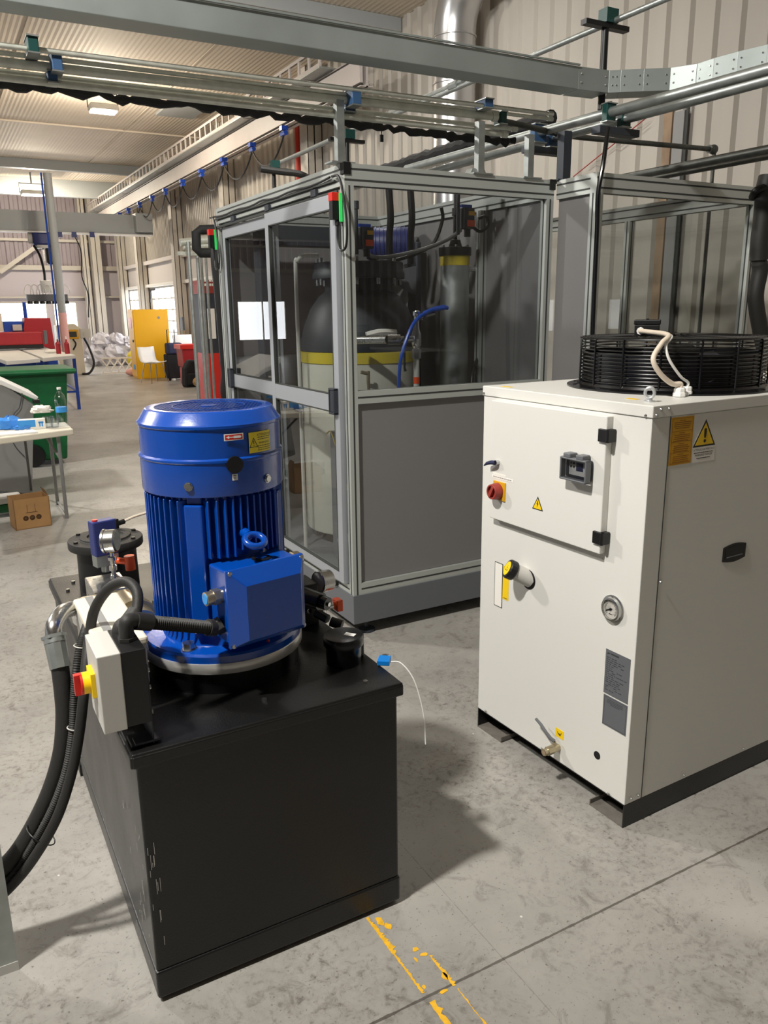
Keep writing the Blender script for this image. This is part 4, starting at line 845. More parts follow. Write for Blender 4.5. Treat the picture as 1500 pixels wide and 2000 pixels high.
for k in range(6): a = 2*PI*k/6; MB().cyl(fq+Vector((.078*math.cos(a), .078*math.sin(a), 1.93)), fq+Vector((.078*math.cos(a), .078*math.sin(a), 1.942)), .007, n=8).build('head_bolt', 'steel', FC, 0, True)
mb = MB(); mb.cyl((2.735, 3.90, 1.815), (2.795, 3.89, 1.815), .014).cyl((2.795, 3.89, 1.83), (2.795, 3.89, 1.755), .013).ball((2.795, 3.89, 1.82), .02); mb.build('elbow_fitting', 'chrome', FC, 0, True)
tag(MB().tube(smooth_path([(2.795, 3.89, 1.76), (2.800, 3.88, 1.6), (2.805, 3.88, 1.45), (2.790, 3.86, 1.33), (2.740, 3.84, 1.26), (2.70, 3.80, 1.15), (2.70, 3.79, .8)]), .011, 10).build('drain_hose', 'black'), 'black hose hanging from the steel elbow beside the grey cylinder', 'hose')
# ball valve group
BV = thing('ball_valve', 'chrome ball valve assembly with blue lever on a vertical pipe', 'valve', (2.215, 3.62, EZB+.004))
q = Vector((2.215, 3.62, 0))
MB().cyl(q+Z_*(EZB+.004), q+Z_*1.36, .016, n=16).build('riser_pipe', 'light_grey', BV, 0, True); MB().cyl(q+Z_*1.215, q+Z_*1.250, .0175, n=16).build('orange_band', 'orange', BV, 0, True)
MB().cyl(q+Z_*1.345, q+Z_*1.395, .024, n=6, smooth=False).lathe([(.016, 1.395), (.026, 1.42), (.026, 1.47), (.016, 1.50), (.014, 1.56), (.020, 1.565), (.020, 1.585), (.010, 1.59)], q, n=18).cyl(q+Vector((0, 0, 1.445)), q+Vector((-.08, .03, 1.445)), .018, n=14).cyl(q+Vector((0, 0, 1.55)), q+Vector((.10, -.01, 1.575)), .013, n=12).cyl(q+Vector((.03, 0, 1.557)), q+Vector((.055, 0, 1.563)), .019, n=6, smooth=False).build('valve_body', 'chrome', BV, 0, True)
MB().tube([q+Vector((.03, -.02, 1.575)), q+Vector((.09, -.025, 1.595)), q+Vector((.15, -.03, 1.605)), q+Vector((.175, -.03, 1.600))], [.010, .012, .013, .009], 10).build('blue_lever', 'blue_hose', BV, 0, True)
MB().cyl(q+Vector((-.08, .03, 1.445)), q+Vector((-.14, .06, 1.445)), .026, n=20).cyl(q+Vector((-.14, .06, 1.445)), q+Vector((-.22, .25, 1.44)), .022, n=20).build('side_coupling', 'steel', BV, 0, True)
MB().tube([q+Vector((-.075, -.01, 1.46)), q+Vector((-.085, -.02, 1.40)), q+Vector((-.085, -.02, 1.30)), q+Vector((-.080, -.02, 1.285))], [.008, .007, .006, .009], 8).build('black_lever', 'black', BV, 0, True)
tag(MB().tube(smooth_path([(2.36, 3.58, 1.60), (2.26, 3.57, 1.585), (2.17, 3.56, 1.535), (2.11, 3.55, 1.44), (2.075, 3.55, 1.33), (2.065, 3.55, 1.18), (2.06, 3.55, .9)]), .0095, 10).build('air_hose', 'blue_hose'), 'bright blue hose curving down past the ball valve', 'hose')
MB_ = MB().cyl((2.075, 3.90, 1.255), (2.035, 3.91, 1.265), .010).cyl((2.075, 3.90, 1.27), (2.075, 3.90, 1.20), .010).cyl((2.075, 3.90, 1.20), (2.085, 3.90, .8), .008)
tag(MB_.build('drain_elbow', 'brass'), 'brass elbow on the lower front of the pale drum', 'fitting')
# upright pipe behind the left door, gantry, motor
PFr = thing('press_gantry', 'dark steel gantry frame around the pressure vessel', 'frame', (2.5, 4.7, EZB+.004))
MB().bx(2.82-.06-.05, 2.79-.05, 4.42, 4.54, EZB+.004, 2.0).build('upright', 'dark_steel', PFr, .004, True); MB().bx(1.80, 1.89, 4.75, 4.86, EZB+.004, 2.1).build('upright', 'dark_steel', PFr, .004, True)
MB().bx(1.80, 2.76, 4.75, 4.86, 1.98, 2.10).build('crossbeam', 'dark_steel', PFr, .004, True)
MB().bar((2.25, 4.62, 1.78), (2.71, 4.5, 1.92), .06, .07).prism([(0, 0), (.30, .06), (.30, -.12)], .02, (2.42, 4.45, 1.80), X_, Z_).build('brace', 'base_grey', PFr, 0, True)
PM = thing('pump_motor', 'dark blue motor lying behind the vessel top', 'motor', (2.70, 4.62, 2.0))
mb = MB(); mb.lathe([(.03, -.14), (.09, -.14), (.10, -.12), (.10, .12), (.085, .16), (0, .165)], (2.62, 4.62, 2.0), (.85, -.5, 0), 28); mb.build('motor_body', 'deep_blue', PM, 0, True)
for k in range(9): mb = MB(); mb.lathe([(.098, -.11+k*.026), (.108, -.11+k*.026), (.108, -.106+k*.026), (.098, -.106+k*.026)], (2.62, 4.62, 2.0), (.85, -.5, 0), 28); mb.build('cooling_fin', 'deep_blue', PM, 0, True)
tag(MB().tube(smooth_path([(2.10, 4.0, 1.93), (2.2, 4.05, 1.88), (2.35, 4.05, 1.89), (2.5, 3.95, 1.93), (2.60, 3.88, 1.98), (2.64, 3.84, 2.02)]), .011, 8).build('link_hose', 'mid_grey'), 'grey hose linking the two tagged actuators', 'hose')
tag(MB().tube(smooth_path([(2.12, 4.0, 1.91), (2.25, 4.1, 1.86), (2.42, 4.1, 1.88), (2.58, 4.05, 1.95), (2.62, 4.0, 2.08), (2.60, 3.98, 2.15)]), .010, 8).build('link_cable', 'black'), 'black cable sagging between the vessel top and grey cylinder', 'cable')
tag(MB().tube(smooth_path([(2.74, 3.82, 2.08), (2.78, 3.80, 2.09), (2.79, 3.80, 2.04), (2.74, 3.80, 2.01), (2.70, 3.81, 2.03)]), .009, 8).build('cable_loop', 'black'), 'short black cable loop right of the upper tagged actuator', 'cable')
for i, (x, y) in enumerate(((2.33, 4.1), (2.47, 4.1))):
    tag(MB().tube(smooth_path([(x, y, 2.25), (x+.01, y, 2.1), (x+.03, y+.05, 2.0), (x+.06, y+.1, 1.86)]), .020, 10).build('drop_hose', 'black'), ('black hose dropping from the enclosure top nearer the doors', 'black hose dropping from the enclosure top nearer the grey cylinder')[i], 'hose')
tag(MB().tube(smooth_path([(1.795, 4.2, EZB+.004), (1.795, 4.2, 1.2), (1.795, 4.2, 1.80), (1.80, 4.18, 1.86), (1.83, 4.15, 1.885), (1.90, 4.12, 1.885)]), .011, 10).build('bent_tube', 'light_grey'), 'slim pale tube bent over at the top behind the sliding door', 'pipe')
tag(MB().tube(smooth_path([(1.86, 4.0, .93), (1.84, 3.9, .95), (1.83, 3.8, .85), (1.82, 3.7, .72), (1.81, 3.6, .60)]), .004, 6).build('earth_wire', 'yellow_band'), 'yellow and green earth wire inside the lower door window', 'wire')
BK = thing('bucket', 'white plastic bucket on the enclosure floor behind the door', 'bucket', (1.79, 3.52, EZB+.004))
MB().lathe([(.075, 0), (.095, .21), (.100, .212), (.100, .225), (.095, .226), (.091, .21), (.072, .005), (0, .005)], n=32).build('bucket_body', 'white', BK)
MB().tube([(.10*math.cos(t), .10*math.sin(t)*.5-.02, .20-.08*math.sin(t)) for t in [PI*i/14 for i in range(15)]], .002, 6).build('bucket_handle', 'steel', BK)
mb = MB(); mb.bx(1.86, 2.0, 3.86, 3.96, EZB+.004, .95).bx(1.80, 2.15, 3.55, 3.68, .50, .66); tag(mb.build('support_stand', 'plate_grey', None, .004), 'grey steel stand in front of the drum behind the door', 'stand')

# ------------------------------------------------------------------ pipe rack over the enclosure
def rackpost(x, y, z1, label, w=.035, m='galv'):
    t = thing('rack_post', label, 'post', (x, y, EZT))
    MB().bx(-w*1.6, w*1.6, -w*1.1, w*1.1, 0, .006).build('base_plate', m, t)
    MB().bx(-w/2, w/2, -w/2, w/2, .006, z1-EZT).build('post', m, t); return t
rackpost(1.665, 3.36, 2.47, 'grey steel post on the near corner of the enclosure roof')
rackpost(2.40, 3.345, 2.452, 'bright steel post on the enclosure roof below the green clamp')
rackpost(2.70, 3.345, 2.42, 'brown grey steel post on the enclosure roof below the blue saddle')
rackpost(2.93, 3.35, 2.455, 'dark steel post on the roof where the two enclosures meet', .050, 'dark_steel')
pl_ = MB(); pl_.prism([(-.05, 0), (.05, 0), (.035, .03), (-.035, .03)], .05, (2.40, 3.40, EZT), X_, Z_); pl_.v = list(pl_.v)
tag(pl_.build('roof_bracket', 'galv'), 'folded metal bracket at the foot of the bright post', 'bracket')
def xpipe(z0, y, px0, py0, px1, py1, r, label, m='pipe', group=None):
    a, b = at(px0, py0, 'y', y), at(px1, py1, 'y', y); d = (b-a).normalized()
    a2 = a-d*3.0
    t = MB().cyl(a2, b, r, n=20).cyl(b, b+d*.03, r*1.25, n=20); return tag(t.build('steel_pipe', m), label, 'pipe', group), a, b, d
P1 = xpipe(0, 3.30, 0, 88, 1070, 222, .0095, 'topmost thin pipe of the overhead bundle')
P2 = xpipe(0, 3.36, 0, 103, 1070, 232, .0085, 'second thin pipe of the overhead bundle')
P3 = xpipe(0, 3.36, 0, 121, 960, 228, .0165, 'thickest grey pipe in the middle of the overhead bundle')
P4 = xpipe(0, 3.40, 0, 139, 1000, 252, .0095, 'pipe just below the thickest one in the overhead bundle')
P5 = xpipe(0, 3.38, 0, 151, 980, 262, .0125, 'lowest pipe of the overhead bundle above the black sleeve')
# black sleeve/hose wrapped below
random.seed(11); pts = []; rs = []
a, b = at(-10, 160, 'y', 3.46), at(1005, 277, 'y', 3.46); a = a-(b-a).normalized()*2
n = 150
for i in range(n+1):
    t = i/n; p = a.lerp(b, t); pts.append(p+Vector((0, random.uniform(-.006, .006), random.uniform(-.012, .006)))); rs.append(random.uniform(.010, .026))
tag(MB().tube(pts, rs, 9).build('sleeve_wrap', 'soft_black'), 'ragged black sleeve hanging along the underside of the overhead pipe bundle', 'sleeve')
sp = at(745, 240, 'y', 3.46); tag(MB().bar(sp, sp-Z_*.05, .003, .006).bx(sp.x-.008, sp.x+.008, sp.y-.004, sp.y+.004, sp.z-.08, sp.z-.05).build('strap_end', 'black'), 'short black strap dangling from the sleeve below the bundle', 'strap')
def clamp(p, w, d, h, m, label, u=0):
    t = thing('pipe_clamp', label, 'clamp', p, u)
    MB().bx(-w/2, w/2, -d/2, d/2, -h/2, h/2).build('clamp_block', m, t, .003)
    MB().bx(-w/2-.002, w/2+.002, -d/2-.006, d/2+.006, h/2, h/2+.005).bx(-w/2-.002, w/2+.002, -d/2-.006, d/2+.006, -h/2-.005, -h/2).build('clamp_plate', 'galv', t)
    MB().cyl((0, -d/4, h/2+.005), (0, -d/4, h/2+.011), .006, n=6).cyl((0, d/4, h/2+.005), (0, d/4, h/2+.011), .006, n=6).build('clamp_bolt', 'steel', t); return t
clamp(at(62, 93, 'y', 3.31), .036, .09, .048, 'clamp_green', 'green clamp on the thin pipes at the left of the bundle')
clamp(at(109, 124, 'y', 3.34), .036, .07, .060, 'clamp_blue', 'blue clamp on the pipe bundle left end, upper'); clamp(at(101, 153, 'y', 3.38), .034, .06, .034, 'clamp_blue', 'blue clamp hanging low under the bundle left end')
clamp(at(690, 192, 'y', 3.33), .042, .07, .060, 'clamp_blue', 'blue clamp above the near enclosure roof post'); clamp(at(678, 212, 'y', 3.40), .050, .07, .034, 'clamp_blue', 'lower blue clamp beside the near roof post')
clamp(at(946, 205, 'y', 3.32), .046, .08, .034, 'clamp_blue', 'blue clamp on the thin pipes near the bundle right end')
clamp(at(977, 232, 'y', 3.37), .036, .06, .050, 'clamp_green', 'green clamp on the bundle right end')
# pipes running along the wall direction
def ypipe(x, px, py, y0, y1, r, label, m='pipe', x1=None, z=None):
    p = at(px, py, 'x', x); z = p.z if z is None else z
    return tag(MB().cyl((x, y0, z), (x1 or x, y1, z), r, n=22).build('steel_pipe', m), label, 'pipe'), z
def lpipe(x, p0, p1, r, label, m, e0=0, e1=0):
    a, b = at(*p0, 'x', x), at(*p1, 'x', x); d = (b-a).normalized(); return tag(MB().cyl(a-d*e0, b+d*e1, r, n=22).build('steel_pipe', m), label, 'pipe'), a, b
_, a, b = lpipe(2.98, (1010, 270), (1500, 135), .0235, 'upper thick pipe crossing above the chiller', 'galv', 1.2, 1.5); zA = a.lerp(b, (3.10-a.y)/(b.y-a.y)).z
_, a, b = lpipe(3.10, (1065, 275), (1500, 156), .0235, 'lower thick pipe crossing above the chiller', 'galv', 1.2, 1.5); zB = a.lerp(b, (3.12-a.y)/(b.y-a.y)).z
clamp((2.98, 3.10, zA), .060, .035, .075, 'clamp_green', 'green clamp holding the upper thick pipe', 0); clamp((3.10, 3.12, zB), .060, .035, .070, 'clamp_green', 'green clamp holding the lower thick pipe', 0)
clamp((2.98, 3.62, zA), .080, .040, .085, 'clamp_blue', 'blue saddle clamp holding the upper thick pipe', 0); clamp((3.10, 3.64, zB), .080, .040, .080, 'clamp_blue', 'blue saddle clamp holding the lower thick pipe', 0)
tag(MB().bx(2.90, 3.16, 3.07, 3.13, zB-.085, zB-.052).build('saddle_channel', 'dark_steel', None, .002), 'dark channel carrying the green clamps', 'bracket')
tag(MB().bx(2.90, 3.18, 3.60, 3.66, zB-.085, zB-.052).build('saddle_channel', 'dark_steel', None, .002), 'dark channel carrying the blue saddle clamps', 'bracket')
ypipe(3.25, 900, 300, 3.9, 6.5, .035, 'bright thick pipe low over the enclosure roof', 'steel')
random.seed(12); pts = [Vector((3.05, 3.6+i*.05, at(900, 285, 'x', 3.05).z+random.uniform(-.006, .006))) for i in range(44)]
tag(MB().tube(pts, [random.uniform(.036, .046) for _ in pts], 10).build('wrapped_hose', 'soft_black'), 'black wrapped hose lying over the enclosure roof', 'hose')
_, zt_ = ypipe(3.10, 1190, 45, 1.6, 5.6, .014, 'slim galvanised pipe rising to the top right', 'galv')
p = at(650, 272, 'x', 3.25); q2 = at(532, 324, 'x', 3.25); r2 = at(905, 158, 'x', 3.10)
tag(MB().cyl(q2, p, .020, n=14).cyl(p, at(760, 222, 'x', 3.2), .020, n=14).cyl(at(760, 222, 'x', 3.2), r2, .018, n=14).cyl(at(880, 170, 'x', 3.1), at(896, 163, 'x', 3.1), .028, n=8).build('steel_pipe', 'galv'), 'slim pipe with union running over the far side of the enclosure', 'pipe')
def tpost(p, z0, label, m='clamp_green'):
    t = thing('support_post', label, 'post', (p.x, p.y, z0))
    MB().cyl((0, 0, 0), (0, 0, p.z-z0-.02), .018, n=12).build('post', 'black', t); MB().bx(-.14, .14, -.02, .02, p.z-z0-.035, p.z-z0-.012).build('crossbar', 'black', t)
    MB().bx(-.02, .055, -.03, .03, p.z-z0-.012, p.z-z0+.05).build('clamp_block', m, t); return t
pt = at(1166, 60, 'x', 3.10); tpost(Vector((3.06, 3.24, zt_)), zA+.05, 'black T shaped post holding the slim pipe above the tray')
tpost(at(677, 268, 'y', 5.6), 0, 'black T shaped post behind the enclosure roof corner'); tpost(at(534, 325, 'y', 7.4), 0, 'black T shaped post with hose end behind the enclosure left')
tag(MB().tube(smooth_path([at(508, 330, 'y', 7.35), at(545, 335, 'y', 7.35), at(585, 340, 'y', 7.35), at(610, 352, 'y', 7.35)]), .030, 10).build('hose_end', 'rubber'), 'rubber hose end on the T shaped post behind the enclosure', 'hose')
# cross pipe with elbow, drop rod, dark hoses to the right
a, b = at(1130, 268, 'y', 3.75), at(1385, 291, 'y', 3.75); pq = smooth_path([at(978, 236, 'y', 3.40), at(1030, 247, 'y', 3.45), at(1080, 259, 'y', 3.58), a, a.lerp(b, .3)])
tag(MB().tube(pq, .015, 12).cyl(a, b, .015, n=16).cyl(b, b+X_*.03, .026, n=12).ball(b+X_*.04, .030).cyl(b+X_*.05, b+X_*.05-Z_*1.4, .012, n=12).build('elbow_pipe', 'pipe_dark'), 'grey pipe ending in an elbow that drops behind the side enclosure', 'pipe')
ypipe(3.95, 1500, 292, 1.2, 4.3, .024, 'dark pipe lying over the side enclosure roof', 'pipe_dark'); ypipe(4.06, 1500, 307, 1.2, 4.3, .014, 'thin dark pipe just under the one over the side enclosure', 'pipe_dark')
c3 = [at(1188, 250, 'y', 3.04), at(1178, 320, 'y', 3.0), at(1168, 380, 'y', 3.0), at(1166, 450, 'y', 3.0), at(1161, 560, 'y', 3.0), at(1157, 660, 'y', 3.0), at(1155, 760, 'y', 3.0)]
tag(MB().tube(smooth_path(c3), .011, 10).build('drop_cable', 'black_gloss'), 'black cable dropping down the side enclosure corner post', 'cable')
ih = thing('insulated_hose', 'fat black insulated hose coming down at the right photo edge', 'hose', (3.7, 2.9, 1.0))
pts = [at(1500, 345, 'y', 2.80), at(1494, 372, 'y', 2.80), at(1490, 420, 'y', 2.80), at(1484, 470, 'y', 2.80), at(1482, 508, 'y', 2.80)]
MB().tube(smooth_path(pts), .045, 16).build('upper_sleeve', 'rubber', ih, 0, True)
MB().tube(smooth_path([at(1482, 505, 'y', 2.80), at(1484, 530, 'y', 2.80), at(1476, 580, 'y', 2.80), at(1484, 640, 'y', 2.80), at(1496, 700, 'y', 2.80), at(1505, 760, 'y', 2.80)]), [.036]*3+[.040]*38, 16).build('lower_sleeve', 'rubber', ih, 0, True)
MB().tube(smooth_path([at(1500, 365, 'y', 2.78), at(1478, 372, 'y', 2.8), at(1470, 385, 'y', 2.85)]), .020, 10).build('strap', 'black', ih, 0, True)
# cable tray: straight run then bend
tr = thing('cable_tray', 'long galvanised trunking crossing overhead and bending along the wall at right', 'trunking', (1.6, 3.3, 2.6))
A, B = Vector((.2, 3.20, 2.704)), Vector((2.868, 3.20, 2.710))
def tseg(name, a, b, h=.100, w=.125, m='galv_tray'):
    d = (b-a); s = Vector((d.y, -d.x, 0)).normalized()        # right-hand side of travel
    if s.dot(-a) < 0: s = -s
    mb = MB(); up = Z_
    top0, top1 = a, b; bo = -Z_*h
    vs = [a, b, b+bo, a+bo, a-s*w, b-s*w, b+bo-s*w, a+bo-s*w]
    mb.add(vs, [(0, 1, 2, 3), (7, 6, 5, 4), (0, 4, 5, 1), (3, 2, 6, 7), (0, 3, 7, 4), (1, 5, 6, 2)])
    return mb
t0 = tseg('', A-(B-A).normalized()*2, B); t0.build('straight_run', 'galv_tray', tr, .003, True)
d = (B-A).normalized(); s_ = Vector((0, -1, 0))
mb = MB(); e0 = A-d*2; mb.bar(e0+Vector((0, -.006, .004)), B+Vector((0, -.006, .004)), .010, .008); mb.build('cover_lip', 'galv_tray', tr, .001, True)
zt0 = B.z
bend = [B]+[at(px, py, 'z', zt0) for px, py in ((1190, 137), (1213, 136), (1258, 134), (1310, 132), (1362, 124), (1395, 113), (1442, 100), (1500, 86))]; bend.append(bend[-1]+(bend[-1]-bend[-2]).normalized()*1.5)
for i in range(len(bend)-1):
    a, b = bend[i], bend[i+1]; sg = tseg('', a, b); o = sg.build('bend_section', 'galv_tray', tr, .0015, True)
    dd = (b-a).normalized(); nn = Vector((dd.y, -dd.x, 0)).normalized(); nn = nn if nn.dot(-b) > 0 else -nn
    rv = MB()
    for z in (-.030, -.068):
        for off in (.018, (b-a).length-.018): p = a+dd*off+nn*.0005+Z_*z; MB().cyl(p-nn*.002, p+nn*.004, .0055, .003, n=10).build('rivet', 'chrome', o, 0, True)
# red thin cord on wall
tag(MB().cyl(at(1120, 345, 'x', 5.72), at(1265, 228, 'x', 5.72), .005, n=6).build('hanging_cable', 'dark_red'), 'thin red cord slanting up across the corrugated wall', 'cord')

# ------------------------------------------------------------------ ventilation duct on the wall
vd = thing('ventilation_duct', 'large shiny spiral ventilation duct rising and bending against the wall', 'duct', (5.25, 7.93, 0))
dx, dy = 5.35, 7.95; rD = .225
zb0 = at(880, 75, 'x', dx).z
MB().cyl((dx, dy, .5), (dx, dy, zb0), rD, n=40).build('duct_riser', 'duct', vd, 0, True)
for z in (3.15, 3.25, 3.95, zb0-.03): MB().lathe([(rD, 0), (rD+.012, .004), (rD+.012, .02), (rD, .024)], (dx, dy, z), n=40).build('duct_seam', 'duct', vd, 0, True)
bp_ = [Vector((dx, dy-.55*(1-math.cos(t)), zb0+.55*math.sin(t))) for t in [PI/2*i/10 for i in range(11)]]+[Vector((dx, dy-1.6, zb0+.56))]
MB().tube(bp_, rD, 40).build('duct_bend', 'duct', vd, 0, True)

# ------------------------------------------------------------------ crane runway, bridge, hoist
RX = 5.0
rw = thing('crane_runway', 'long grey crane runway beam mounted along the right wall columns', 'crane beam', (RX, 18, 4.3))
zr0, zr1 = at(185, 432, 'x', RX).z, at(400, 330, 'x', RX).z
yb0, yb1 = 9.3, 27.0
zr = 4.36
MB().bx(RX-.09, RX+.09, yb0, yb1, zr-.16, zr-.148).bx(RX-.012, RX+.012, yb0, yb1, zr-.16, zr+.18).bx(RX-.09, RX+.09, yb0, yb1, zr+.168, zr+.18).build('i_beam', 'beam_paint', rw, 0, True)
MB().bx(RX-.10, RX-.06, yb0, yb1, zr-.12, zr+.14).build('side_plate', 'beam_paint', rw, 0, True)
for k, y in enumerate((10.6, 13.0, 15.6, 18.6, 22.2, 26)): MB().bx(RX-.05, WX-.10, y-.05, y+.05, zr+.18, zr+.26).bx(RX-.24, RX-.02, y-.02, y+.02, zr+.175, zr+.20).build('wall_bracket', 'beam_paint', rw, 0, True)
MB().bx(RX-.10, RX-.07, yb1, yb1+.9, zr-.10, zr+.16).build('end_plate', 'white', rw, 0, True)
lt = thing('cable_ladder', 'perforated cable ladder running beside the crane runway', 'cable tray', (RX, 18, 4.7))
lad = MB(); lad.bx(RX-.30, RX-.27, 10, yb1, zr+.20, zr+.24).bx(RX-.30, RX-.27, 10, yb1, zr+.40, zr+.44); y = 10
while y < yb1: lad.bx(RX-.295, RX-.275, y, y+.05, zr+.24, zr+.40); y += .32
lad.build('ladder_side', 'beam_paint', lt, 0, True); MB().bx(RX-.30, RX+.1, 10, yb1, zr+.18, zr+.20).build('ladder_base', 'galv', lt, 0, True)
fpx = [556, 493, 436, 391, 352, 317, 290, 264, 241, 223, 207]
fy = [at(px, 300, 'x', RX-.10).y for px in fpx]
for i, y in enumerate(fy):
    t = thing('festoon_trolley', 'small blue cable trolley hanging under the crane runway beam', 'trolley', (RX-.10, y, zr-.16), 0, 'festoon trolleys under the runway beam')
    MB().bx(-.05, .05, -.05, .05, -.06, .0).cyl((0, -.08, -.10), (0, .08, -.10), .035, n=8).build('carriage', 'blue', t); MB().bx(-.02, .02, -.03, .03, -.10, -.06).build('hook', 'black', t)
for i in range(len(fy)-1):
    a, b = fy[i], fy[i+1]; s = .32 if i < 5 else .28
    tag(MB().tube([Vector((RX-.10, a+(b-a)*t, zr-.28-s*4*t*(1-t))) for t in [k/10 for k in range(11)]], .014, 6).build('festoon_cable', 'black' if i % 2 else 'black'), 'black cable sagging between two blue trolleys of the runway', 'cable', 'festoon cable loops under the runway beam')
YB = 21.0
br = thing('crane_bridge', 'grey crane bridge girder crossing the hall at the far left', 'crane bridge', (0, YB, 4))
z1_, z0_ = at(60, 412, 'y', YB).z, at(60, 452, 'y', YB).z
MB().bx(-14, RX+.15, YB-.10, YB+.10, z0_, z1_).build('girder', 'beam_grey', br, 0, True); MB().bx(-14, RX+.1, YB-.14, YB+.14, z0_-.03, z0_).build('lower_flange', 'white', br, 0, True)
MB().bx(RX-.3, RX+.1, YB-.35, YB+.35, z0_+.05, z1_+.02).build('end_carriage', 'beam_grey', br, 0, True)
hp_ = at(82, 466, 'y', YB)
ho = thing('chain_hoist', 'blue electric chain hoist hanging from the crane bridge', 'hoist', hp_)
MB().bx(-.22, .20, -.14, .14, -.16, .14).build('hoist_body', 'deep_blue', ho, .05); MB().cyl((-.30, 0, 0), (-.22, 0, 0), .12).bx(-.14, .12, -.15, .15, -.22, -.15).build('motor_cover', 'light_grey', ho)
MB().bx(.05, .32, -.12, .12, -.58, -.16).build('chain_bag', 'black', ho, .04); MB().bx(-.02, .02, -.02, .02, -.5, -.15).build('chain', 'steel', ho)
lf = thing('lifting_frame', 'white and grey vacuum lifting frame hanging from the hoist', 'lifter', at(92, 580, 'y', YB))
c0 = at(92, 580, 'y', YB)
MB().bx(-.45, .45, -.12, .12, -.10, .06).build('frame_bar', 'plate_grey', lf, .01); MB().bx(-.12, .14, -.08, .08, .10, .38).build('control_box', 'white', lf, .02)
for k in range(7): x = -.40+k*.135; mb = MB(); mb.tube([(x+.10*math.cos(t), -.12, .06+.22*math.sin(t)) for t in [PI*i/8 for i in range(9)]], .014, 6); mb.build('hose_loop', 'white', lf); MB().cyl((x, -.12, -.10), (x, -.12, -.16), .05, .06).build('suction_cup', 'black', lf)
tag(MB().tube(smooth_path([hp_+Vector((-.2, 0, -.15)), at(78, 500, 'y', YB), at(86, 530, 'y', YB), at(88, 550, 'y', YB), c0+Vector((.03, 0, .38))]), .03, 6).build('control_cable', 'black'), 'thick black cable running from hoist to lifting frame', 'cable')
for i, px in enumerate((97, 104, 116, 144, 179)):
    p = at(px, 453, 'y', YB-.15); t = thing('festoon_trolley', 'small blue cable trolley under the crossing bridge girder', 'trolley', p, 0, 'festoon trolleys under the bridge girder')
    MB().bx(-.05, .05, -.05, .05, -.12, .0).build('carriage', 'deep_blue', t)
tag(MB().tube(smooth_path([at(144, 458, 'y', YB-.1), at(158, 490, 'y', YB-.1), at(160, 540, 'y', YB-.1), at(172, 575, 'y', YB-.1), at(173, 620, 'y', YB-.1)]), .014, 6).build('pendant_cable', 'black'), 'thin black pendant cable hanging near the far corner', 'cable')
# vertical post with blue hose
vp_b, vp_t = at(135, 735, 'y', 19.0), at(91, 338, 'y', 19.0)
vp = thing('tubular_post', 'grey tubular post with blue hose rising to the crane', 'post', (vp_b.x, 19.0, 0))
zz = vp_t.z; MB().cyl((0, 0, 0), (0, 0, zz), .085, n=12).build('tube', 'beam_grey', vp); MB().cyl((-.12, 0, .9), (-.12, 0, zz), .02, n=6).build('blue_hose', 'blue', vp); MB().cyl((0, 0, 0), (0, 0, .02), .16).build('base', 'beam_grey', vp)
MB().cyl((0, -.01, .75), (0, -.01, 1.6), .088, n=12).build('orange_band', 'pink', vp)
# ceiling flood lamps
def lamp(p, w, label, e):
    t = thing('flood_lamp', label, 'lamp', p)
    MB().bx(-w, w, -w*.7, w*.7, -.16, -.06).build('lamp_housing', 'light_grey', t, .02)
    MB().bx(-w*.9, w*.9, -w*.62, w*.62, -.175, -.16).build('diffuser', 'lamp_light', t)
    MB().tube([(-w*1.1, 0, -.12), (-w*1.1, 0, .12), (w*1.1, 0, .12), (w*1.1, 0, -.12)], .012, 6).cyl((0, 0, .12), (0, 0, CZ-p[2]), .02, n=6).build('yoke', 'mid_grey', t)
light('flood_lamp_light', 'POINT', tuple(at(200, 197, 'z', 4.98)-Z_*.28), (0, 0, 0), 260, (1.0, .88, .70), .12); light('flood_lamp_light', 'POINT', tuple(at(62, 368, 'z', 4.80)-Z_*.28), (0, 0, 0), 330, (1.0, .88, .70), .12)
for q, w, l in ((KEY, .22, 'high bay lamp hanging over the aisle left of the black tank'), (FILL_A, .28, 'added unseen fill lamp hanging over the folding table'), (FILL_B, .28, 'added unseen fill lamp hanging beyond the enclosure')):  # housings out of view; the last two belong to the added fill lamps
    t = thing('unseen_lamp', l, 'lamp', (q[0], q[1], q[2]+.02)); MB().lathe([(w, 0), (w, .03), (w*.5, .16), (.06, .2), (0, .2)], n=28).cyl((0, 0, .2), (0, 0, CZ-q[2]-.02), .01, n=6).build('lamp_housing', 'light_grey', t)
lamp(at(200, 197, 'z', 4.98), .22, 'bright flood lamp glowing under the ceiling at upper left', 1); lamp(at(62, 368, 'z', 4.80), .28, 'flood lamp far off under the ceiling above the crane bridge', 1)
p = at(355, 217, 'z', CZ-.05); tag(MB().bx(p.x-.35, p.x+.35, p.y-.5, p.y+.5, CZ-.06, CZ-.02).build('ceiling_hatch', 'beam_grey'), 'grey square hatch in the ceiling near the runway', 'hatch')
q3 = at(595, 640, 'x', WX-.06); tag(MB().cyl((WX-.08, 13.1, 0), (WX-.08, 13.1, 5.0), .045, n=10).build('red_pipe', 'red_pipe'), 'vertical red fire pipe on the corrugated wall', 'pipe')

